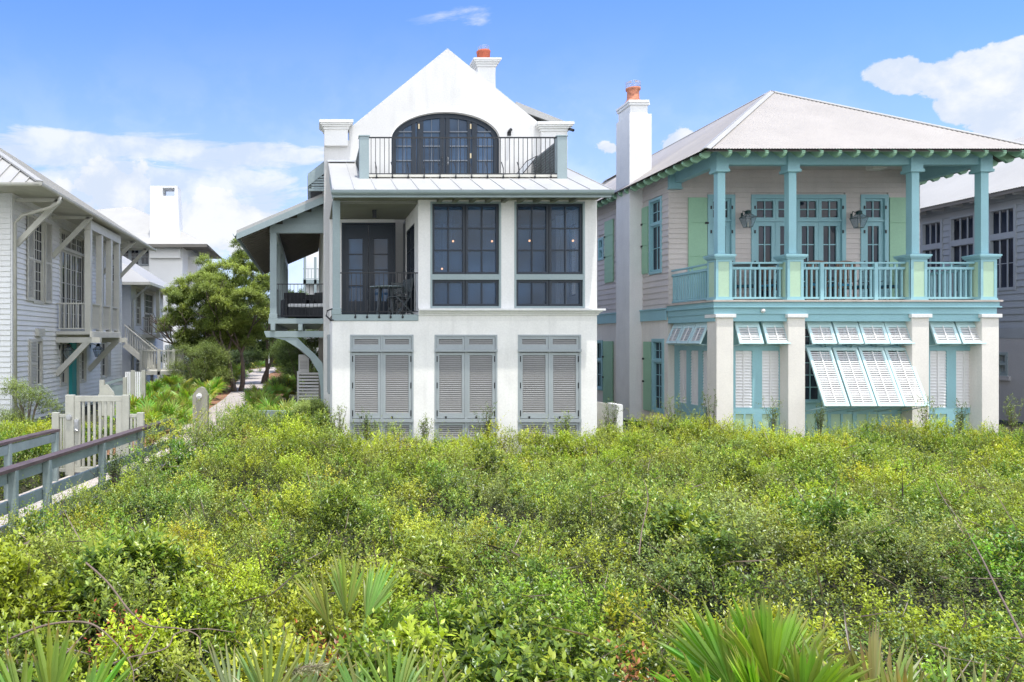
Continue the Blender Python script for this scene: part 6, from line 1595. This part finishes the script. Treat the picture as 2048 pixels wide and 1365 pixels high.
def bush(px, D_, r, h, label, seed, c1=(.17, .24, .07), c2=(.34, .42, .12), lL=.05, zb=.3, n=24, per=60, sx=1.):
    rg = random.Random(seed); rng = np.random.default_rng(seed); x0 = X(px, D_); t = thing('bush', label, 'bush', (x0, D_, zb), 'bushes by the path')
    mb = MB()
    for k in range(7):
        a = k*.9; mb.tube([(x0+.05*math.cos(a), D_+.05*math.sin(a), zb-.1), (x0+r*.3*math.cos(a), D_+r*.3*math.sin(a), zb+h*.45), (x0+r*.6*math.cos(a), D_+r*.6*math.sin(a), zb+h*.8)], [.03, .02, .008], 5)
    mb.build('stems', m_bark, t)
    cen = []
    for i in range(n):
        a = rg.uniform(0, 6.28); q_ = math.sqrt(rg.uniform(0, 1)); z = rg.uniform(.15, .9); w = r*math.sqrt(max(.1, 1-(z-.3)**2*1.6))
        cen.append((x0+math.cos(a)*q_*w*sx, D_+math.sin(a)*q_*w, zb+h*z, rg.uniform(.3, .5)*r))
    leaf_object('foliage', *crown(cen, r*.3, per, lL, lL*.45, c1, c2, rng), m_tleaf, t); return t
bush(395, 37.5, 1.35, 2.5, 'rounded grey green bush between the entry deck and the oaks', 11)
bush(370, 45, 1.2, 2.9, 'dark green bush against the distant stucco house', 12, c1=(.05, .1, .03), c2=(.1, .17, .04))
bush(432, 40, 1.0, 1.9, 'low bush at the foot of the tallest oak', 13)
bush(605, 33, 1.2, 2.9, 'tall loose bush right of the path under the gallery', 14, c1=(.10, .15, .05), c2=(.17, .24, .06))
bush(590, 44, 1.5, 3.0, 'bright green bush right of the path further back', 15, c1=(.10, .16, .05), c2=(.2, .28, .06))
bush(480, 52, 1.4, 2.0, 'dark low bush in the shade left of the path', 16, c1=(.04, .07, .025), c2=(.08, .12, .035))
bush(55, 21.8, .75, 1.5, 'loose thin bush against the pale lap siding at left', 17, n=12, per=24, lL=.045)
bush(620, 19.9, .5, 1.0, 'small dark shrub at the corner of the white house', 18, lL=.04, n=14)
# sprouting saplings that rise in front of the walls
def sapling(px, D_, h, label, seed, c=(.17, .23, .08), k=9):
    rng = np.random.default_rng(seed); x0 = X(px, D_); zb = .6; t = thing('sapling', label, 'sapling', (x0, D_, zb), 'saplings in front of the houses')
    mb = MB(); P0 = []; U_ = []; 
    for i in range(k):
        a = rng.uniform(0, 6.28); tl_ = (rng.uniform(.05, .3)*h); e_ = Vector((x0+math.cos(a)*tl_, D_+math.sin(a)*tl_*.6, zb+h*rng.uniform(.65, 1.)))
        s_ = Vector((x0+math.cos(a)*.03, D_, zb)); mb.tube([s_, (s_+e_)/2+Vector((0, 0, .05)), e_], [.007, .005, .002], 4)
        for j in range(7): f_ = .3+.7*j/6; P0.append(tuple(s_+(e_-s_)*f_)); U_.append((rng.normal()*.7, rng.normal()*.7, .9))
    mb.build('stems', m_bark, t); n = len(P0)
    leaf_object('foliage', *sprigs(np.array(P0), np.array(U_), rng.uniform(.08, .2, n), 9, np.full(n, .046), np.full(n, .021), np.tile(np.array(c)*1.25, (n, 1)), rng), m_leaf, t)
for a in ((675, 16.9, 1.05, 'green sapling at the left corner of the white house front', 1), (735, 17.0, .75, 'short leafy sapling in front of the left shutter bay', 2), (850, 17., .6, 'thin low sapling between the left and middle shutter bays', 3),
          (972, 17.1, .95, 'yellow green sapling in front of the middle shutter bay', 4), (1130, 17.1, .75, 'wispy sapling in front of the right shutter bay', 5), (1222, 18.2, .9, 'sapling in front of the garden wall', 6),
          (1350, 18.6, 1.0, 'sapling left of the first cream pilaster', 7), (1422, 18.6, 1.15, 'upright sapling in front of the first cream pilaster', 8), (1545, 18.9, .95, 'thin dark sapling in front of the louvers between first and second pilaster', 9),
          (1640, 18.8, .7, 'low sapling under the big propped shutters', 10), (1850, 18.8, 1.05, 'tall thin sapling at the third cream pilaster', 11), (1918, 18.8, .85, 'reddish thin sapling right of the third cream pilaster', 12),
          (2025, 18.8, .95, 'sapling at the right edge by the grey house', 13), (45, 20.5, 1.2, 'thin sapling at the left edge by the pale house', 14), (300, 15.2, .75, 'sapling growing against the boardwalk handrail', 15), (230, 12.2, .6, 'scrub oak shoot poking over the boardwalk rail', 16)):
    sapling(*a, c=(.19, .25, .07) if a[4] % 2 else (.12, .17, .06))
# far wood
rng = np.random.default_rng(77); cen = []
for i in range(150):
    px = rng.uniform(330, 700); D_ = rng.uniform(80, 96); cen.append((X(px, D_), D_, rng.uniform(.6, 8.0), rng.uniform(1.0, 1.7)))
A = crown(cen, 1.3, 90, .16, .08, (.05, .085, .03), (.16, .22, .055), rng)
for px0, n_ in ((-1500, 120), (900, 200)):
    cen = []
    for i in range(n_): D_ = rng.uniform(95, 120); cen.append((X(px0+rng.uniform(0, 1500), D_), D_, rng.uniform(.5, 5.5), rng.uniform(1.4, 2.2)))
    A = cat(A, crown(cen, 1.6, 60, .25, .13, (.05, .085, .03), (.14, .19, .05), rng))
tag(leaf_object('woods', *A, m_tleaf), 'far low oak woods behind the houses', 'woods', kind='stuff')

# ================================================================ GROUND AND PATH
def axis(a): return np.array(a, dtype=float)
gxs = np.concatenate([[-900, -300, -120, -60], np.arange(-30, 40, .4), [45, 60, 90, 160, 400, 900]])
gys = np.concatenate([np.arange(.2, 24, .4), np.arange(24, 60, 2), [70, 90, 120, 200, 400, 1200]])
GXm, GYm = np.meshgrid(gxs, gys); c_ = canopy(GXm, np.clip(GYm, 0, 20))-.72
blend = np.clip((22-GYm)/5, 0, 1)*np.clip((GXm+12)/4, 0, 1)*np.clip((40-GXm)/5, 0, 1)*np.clip((GYm+30)/10, 0, 1)
dxm = GXm-rr(GYm); onb = np.clip(1-np.abs(dxm+.75)/1.6, 0, 1)
zz = .22+np.maximum(c_-.22, 0)*blend*(1-np.clip(onb*3, 0, 1))+(vnoise(GXm, GYm, .8, 50)-.5)*.05
zz = np.where(onb > 0, np.minimum(zz, .2), zz)
nx, ny = len(gxs), len(gys); idx = np.arange(nx*ny).reshape(ny, nx)
Fq = np.stack([idx[:-1, :-1], idx[:-1, 1:], idx[1:, 1:], idx[1:, :-1]], -1).reshape(-1, 4)
me = bpy.data.meshes.new('ground'); me.from_pydata(np.stack([GXm, GYm, zz], -1).reshape(-1, 3).tolist(), [], Fq.tolist()); me.polygons.foreach_set('use_smooth', [True]*len(me.polygons))
g = bpy.data.objects.new('ground', me); col.objects.link(g); g['kind'] = 'structure'; g['label'] = 'dark sandy soil with leaf litter'; g['category'] = 'ground'
m_ground = M('soil and leaf litter', (.042, .042, .022), .95, .5, 1.2, .8, 30, fine=.25)
me.materials.append(m_ground)
# litter strips and path (sheets laid just above each other)
def strip(name, pts, half, z, mat):
    V = []
    for i, (x, y) in enumerate(pts):
        hw = half[i] if isinstance(half, (list, tuple)) else half
        V += [(x-hw, y, z), (x+hw, y, z)]
    me = bpy.data.meshes.new(name); me.from_pydata(V, [], [(2*i, 2*i+1, 2*i+3, 2*i+2) for i in range(len(pts)-1)])
    me.materials.append(mat); o = bpy.data.objects.new(name, me); col.objects.link(o); o['kind'] = 'structure'; return o
m_path = M('pale sand and shell path', (.45, .40, .36), .95, .18, 1.5, .6, 60, fine=.12)
m_litter = M('orange pine needle litter', (.30, .155, .085), .95, .35, 4, .8, 60, fine=.3)
cpts = [(-3.2, 17.5), (-3.15, 20), (-3.05, 24), (-3.0, 29), (-3.0, 34), (-3.2, 40), (-3.6, 46), (-4.1, 53), (-4.4, 60), (-4.0, 68), (-2.5, 74)]
o = strip('path', cpts, [.9, .9, .9, .9, .9, .9, .95, 1.0, 1.2, 1.4, 1.6], .345, m_path); o['label'] = 'pale sandy path running back between the houses'; o['category'] = 'path'
o = strip('path_verge', [(x, y) for x, y in cpts], [1.9]*7+[2.2]*4, .325, m_litter); o['label'] = 'orange needle litter beside the path'; o['category'] = 'ground'

def sheet(name, x0, x1, ys, zs, mat, lab, cat_):
    V = []; nx_ = 40
    for y, z in zip(ys, zs):
        for i in range(nx_+1): x = x0+(x1-x0)*i/nx_; V.append((x, y, z+float(vnoise(x, y, .21, 61))*.25*(1 if y > -50 else 0)))
    me = bpy.data.meshes.new(name); m_ = nx_+1
    me.from_pydata(V, [], [(j*m_+i, j*m_+i+1, (j+1)*m_+i+1, (j+1)*m_+i) for j in range(len(ys)-1) for i in range(nx_)])
    me.materials.append(mat); o = bpy.data.objects.new(name, me); col.objects.link(o); o['kind'] = 'structure'; o['label'] = lab; o['category'] = cat_
m_sand = M('white quartz sand', (.74, .72, .68), .95, .06, .6, .5, 20)
m_sea = M('pale green sea', (.05, .19, .20), .12, .1, .05, .4, .6, spec=.5)
sheet('beach', -400, 400, [1.0, 0, -2, -5, -9, -14, -20, -30, -45, -62], [1.35, 1.42, 1.45, 1.3, .9, .2, -.4, -.9, -1.3, -1.7], m_sand, 'white sand beach in front of the dune', 'beach')
sheet('sea', -1500, 1500, [-58, -3000], [-1.6, -1.61], m_sea, 'pale green sea', 'sea')
# ================================================================ SKY, SUN, CAMERA
sun_dir = Vector((.085, -.205, .975)).normalized()      # towards the sun
el = math.asin(sun_dir.z); az = math.atan2(sun_dir.x, sun_dir.y)
w = bpy.data.worlds.new('World'); scene.world = w; w.use_nodes = True; nt = w.node_tree; nt.nodes.clear(); L = nt.links
out = nd(nt, 'ShaderNodeOutputWorld'); bg = nd(nt, 'ShaderNodeBackground'); bg.inputs['Strength'].default_value = .12; L.new(bg.outputs[0], out.inputs[0])
sky = nd(nt, 'ShaderNodeTexSky', sky_type='NISHITA'); sky.sun_disc = False; sky.sun_elevation = el; sky.sun_rotation = az; sky.altitude = 0; sky.air_density = 1.; sky.dust_density = .4; sky.ozone_density = 2.
tc = nd(nt, 'ShaderNodeTexCoord'); sx = nd(nt, 'ShaderNodeSeparateXYZ'); L.new(tc.outputs['Generated'], sx.inputs[0])
def val(v):
    n = nd(nt, 'ShaderNodeValue'); n.outputs[0].default_value = v; return n.outputs[0]
def m2(op, a, b=None, c=None):
    n = nd(nt, 'ShaderNodeMath', operation=op)
    for i, q_ in enumerate((a, b, c)):
        if q_ is None: continue
        if isinstance(q_, (int, float)): n.inputs[i].default_value = q_
        else: L.new(q_, n.inputs[i])
    return n.outputs[0]
def smooth(x, a, b, lo=0., hi=1.):
    n = nd(nt, 'ShaderNodeMapRange', interpolation_type='SMOOTHSTEP'); L.new(x, n.inputs[0])
    for i, q_ in enumerate((a, b, lo, hi)): n.inputs[i+1].default_value = q_
    return n.outputs[0]
yy = m2('MAXIMUM', sx.outputs[1], .05); uu = m2('DIVIDE', sx.outputs[0], yy); vv = m2('DIVIDE', sx.outputs[2], yy)
front = smooth(sx.outputs[1], .02, .12)
def noise(scale, det, rough, stretch=(1, 1, 1), dist=0., off=0.):
    mp = nd(nt, 'ShaderNodeMapping'); mp.inputs['Scale'].default_value = stretch; mp.inputs['Location'].default_value = (off, off*.7, off*.3); L.new(tc.outputs['Generated'], mp.inputs[0])
    n = nd(nt, 'ShaderNodeTexNoise'); n.inputs['Scale'].default_value = scale; n.inputs['Detail'].default_value = det; n.inputs['Roughness'].default_value = rough; n.inputs['Distortion'].default_value = dist
    L.new(mp.outputs[0], n.inputs['Vector']); return n.outputs['Fac']
def blobm(px, py, rx, ry, a=1., inner=.25):
    cu, cv = (px-VX)/F, (HY-py)/F
    du = m2('DIVIDE', m2('SUBTRACT', uu, cu), rx/F); dv = m2('DIVIDE', m2('SUBTRACT', vv, cv), ry/F)
    d = m2('SQRT', m2('ADD', m2('MULTIPLY', du, du), m2('MULTIPLY', dv, dv)))
    return m2('MULTIPLY', smooth(d, 1., inner), a)
puff = noise(9., 9, .56, (1, 1, 1.3), .25)
fine_ = noise(26., 6, .6, (1, 1, 1.2), .2, 3.1)
wisp = noise(5.5, 8, .62, (1, 1, 4.5), .5, 1.7)
def maxs(l):
    r = l[0]
    for q_ in l[1:]: r = m2('MAXIMUM', r, q_)
    return r
cum = maxs([blobm(1805, 152, 170, 85, 1.25, 0.), blobm(1965, 210, 230, 100, 1.25, 0.), blobm(1950, 165, 290, 125, 1.15, 0.), blobm(1800, 150, 190, 75, 1.0, 0.), blobm(2080, 130, 260, 110, 1.15, 0.), blobm(2010, 250, 230, 80, 1.05, 0.), blobm(2220, 250, 320, 140, 1.2, 0.), blobm(1350, 292, 110, 80, .95, 0.), blobm(1215, 298, 95, 34, .80, 0.),
            blobm(225, 380, 190, 140, 1.1, 0.), blobm(60, 460, 330, 110, 1., 0.), blobm(440, 450, 300, 120, 1., 0.), blobm(2500, 200, 400, 200, 1.1, 0.), blobm(-400, 330, 500, 200, 1., 0.)])
cs = m2('ADD', m2('ADD', cum, m2('MULTIPLY', m2('SUBTRACT', puff, .5), 2.3)), m2('MULTIPLY', m2('SUBTRACT', fine_, .5), 1.1))
cumd = m2('MULTIPLY', smooth(cs, .45, .60), smooth(cum, .05, .22))
wm = maxs([blobm(330, 300, 420, 75, 1., .1), blobm(60, 300, 420, 75, 1.25, .2), blobm(520, 305, 260, 60, 1.1, .1), blobm(280, 440, 560, 190, 1.35, .35), blobm(1990, 300, 200, 90, .6, .1), blobm(960, 30, 210, 110, .37, 0.), blobm(1150, 470, 1000, 170, .55, .1)])
wd = m2('MULTIPLY', smooth(m2('ADD', wm, m2('MULTIPLY', m2('SUBTRACT', wisp, .5), 3.2)), .35, 1.05), smooth(wm, .02, .25))
wd = m2('MULTIPLY', wd, .88)
haze = smooth(vv, .48, .0, 0., .72)
fc = m2('MULTIPLY', maxs([cumd, wd, haze]), front)
# behind the camera: unseen bright cloud and haze added to fill the facades with light
bk = noise(3.2, 7, .55, (1, 1, 2.2), .3, 5.)
bc = m2('MULTIPLY', smooth(m2('ADD', bk, m2('MULTIPLY', smooth(sx.outputs[2], .75, 0.), .28)), .30, .60, .35, .97), m2('SUBTRACT', 1., front))
cl = m2('MAXIMUM', fc, bc)
# sky tint
hs = nd(nt, 'ShaderNodeHueSaturation'); hs.inputs['Saturation'].default_value = 1.0; L.new(sky.outputs[0], hs.inputs['Color'])
tint = nd(nt, 'ShaderNodeVectorMath', operation='MULTIPLY'); tint.inputs[1].default_value = (1.16, 1.56, 2.4); L.new(hs.outputs[0], tint.inputs[0])
shade = smooth(m2('ADD', puff, m2('MULTIPLY', m2('SUBTRACT', fine_, .5), .4)), .38, .62)
mixc = nd(nt, 'ShaderNodeMix', data_type='RGBA'); L.new(shade, mixc.inputs[0]); mixc.inputs[6].default_value = (6.0, 6.8, 8.2, 1); mixc.inputs[7].default_value = (8.2, 8.4, 8.7, 1)
mx = nd(nt, 'ShaderNodeMix', data_type='RGBA'); L.new(cl, mx.inputs[0]); L.new(tint.outputs[0], mx.inputs[6]); L.new(mixc.outputs[2], mx.inputs[7]); wv = nd(nt, 'ShaderNodeMix', data_type='VECTOR'); L.new(bc, wv.inputs[0]); wv.inputs[4].default_value = (1, 1, 1); wv.inputs[5].default_value = (2.30, 2.19, 2.04)
bb = nd(nt, 'ShaderNodeVectorMath', operation='MULTIPLY'); L.new(mx.outputs[2], bb.inputs[0]); L.new(wv.outputs[1], bb.inputs[1]); L.new(bb.outputs[0], bg.inputs['Color'])  # brightens and warms the added cloud behind the camera
sl = bpy.data.lights.new('sun', 'SUN'); sl.energy = 5.; sl.angle = R(.53); sl.color = (1., .965, .91)
so = bpy.data.objects.new('sun', sl); col.objects.link(so); so.rotation_euler = sun_dir.to_track_quat('Z', 'Y').to_euler(); so.location = (5, -5, 40)
cam = bpy.data.cameras.new('camera'); cam.sensor_width = 36; cam.lens = 36*F/2048; cam.shift_x = (1024-VX)/2048; cam.shift_y = (HY-682.5)/2048; cam.clip_end = 3000; cam.clip_start = .05
co = bpy.data.objects.new('camera', cam); col.objects.link(co); co.location = (0, 0, CZ); co.rotation_euler = (R(90), 0, 0); scene.camera = co
scene.view_settings.view_transform = 'Standard'; scene.view_settings.look = 'None'; scene.view_settings.exposure = 0
scene.cycles.adaptive_threshold = .02; scene.cycles.max_bounces = 5; scene.cycles.transparent_max_bounces = 8; scene.cycles.diffuse_bounces = 3; scene.cycles.glossy_bounces = 3; scene.cycles.transmission_bounces = 3
scene.render.film_transparent = False
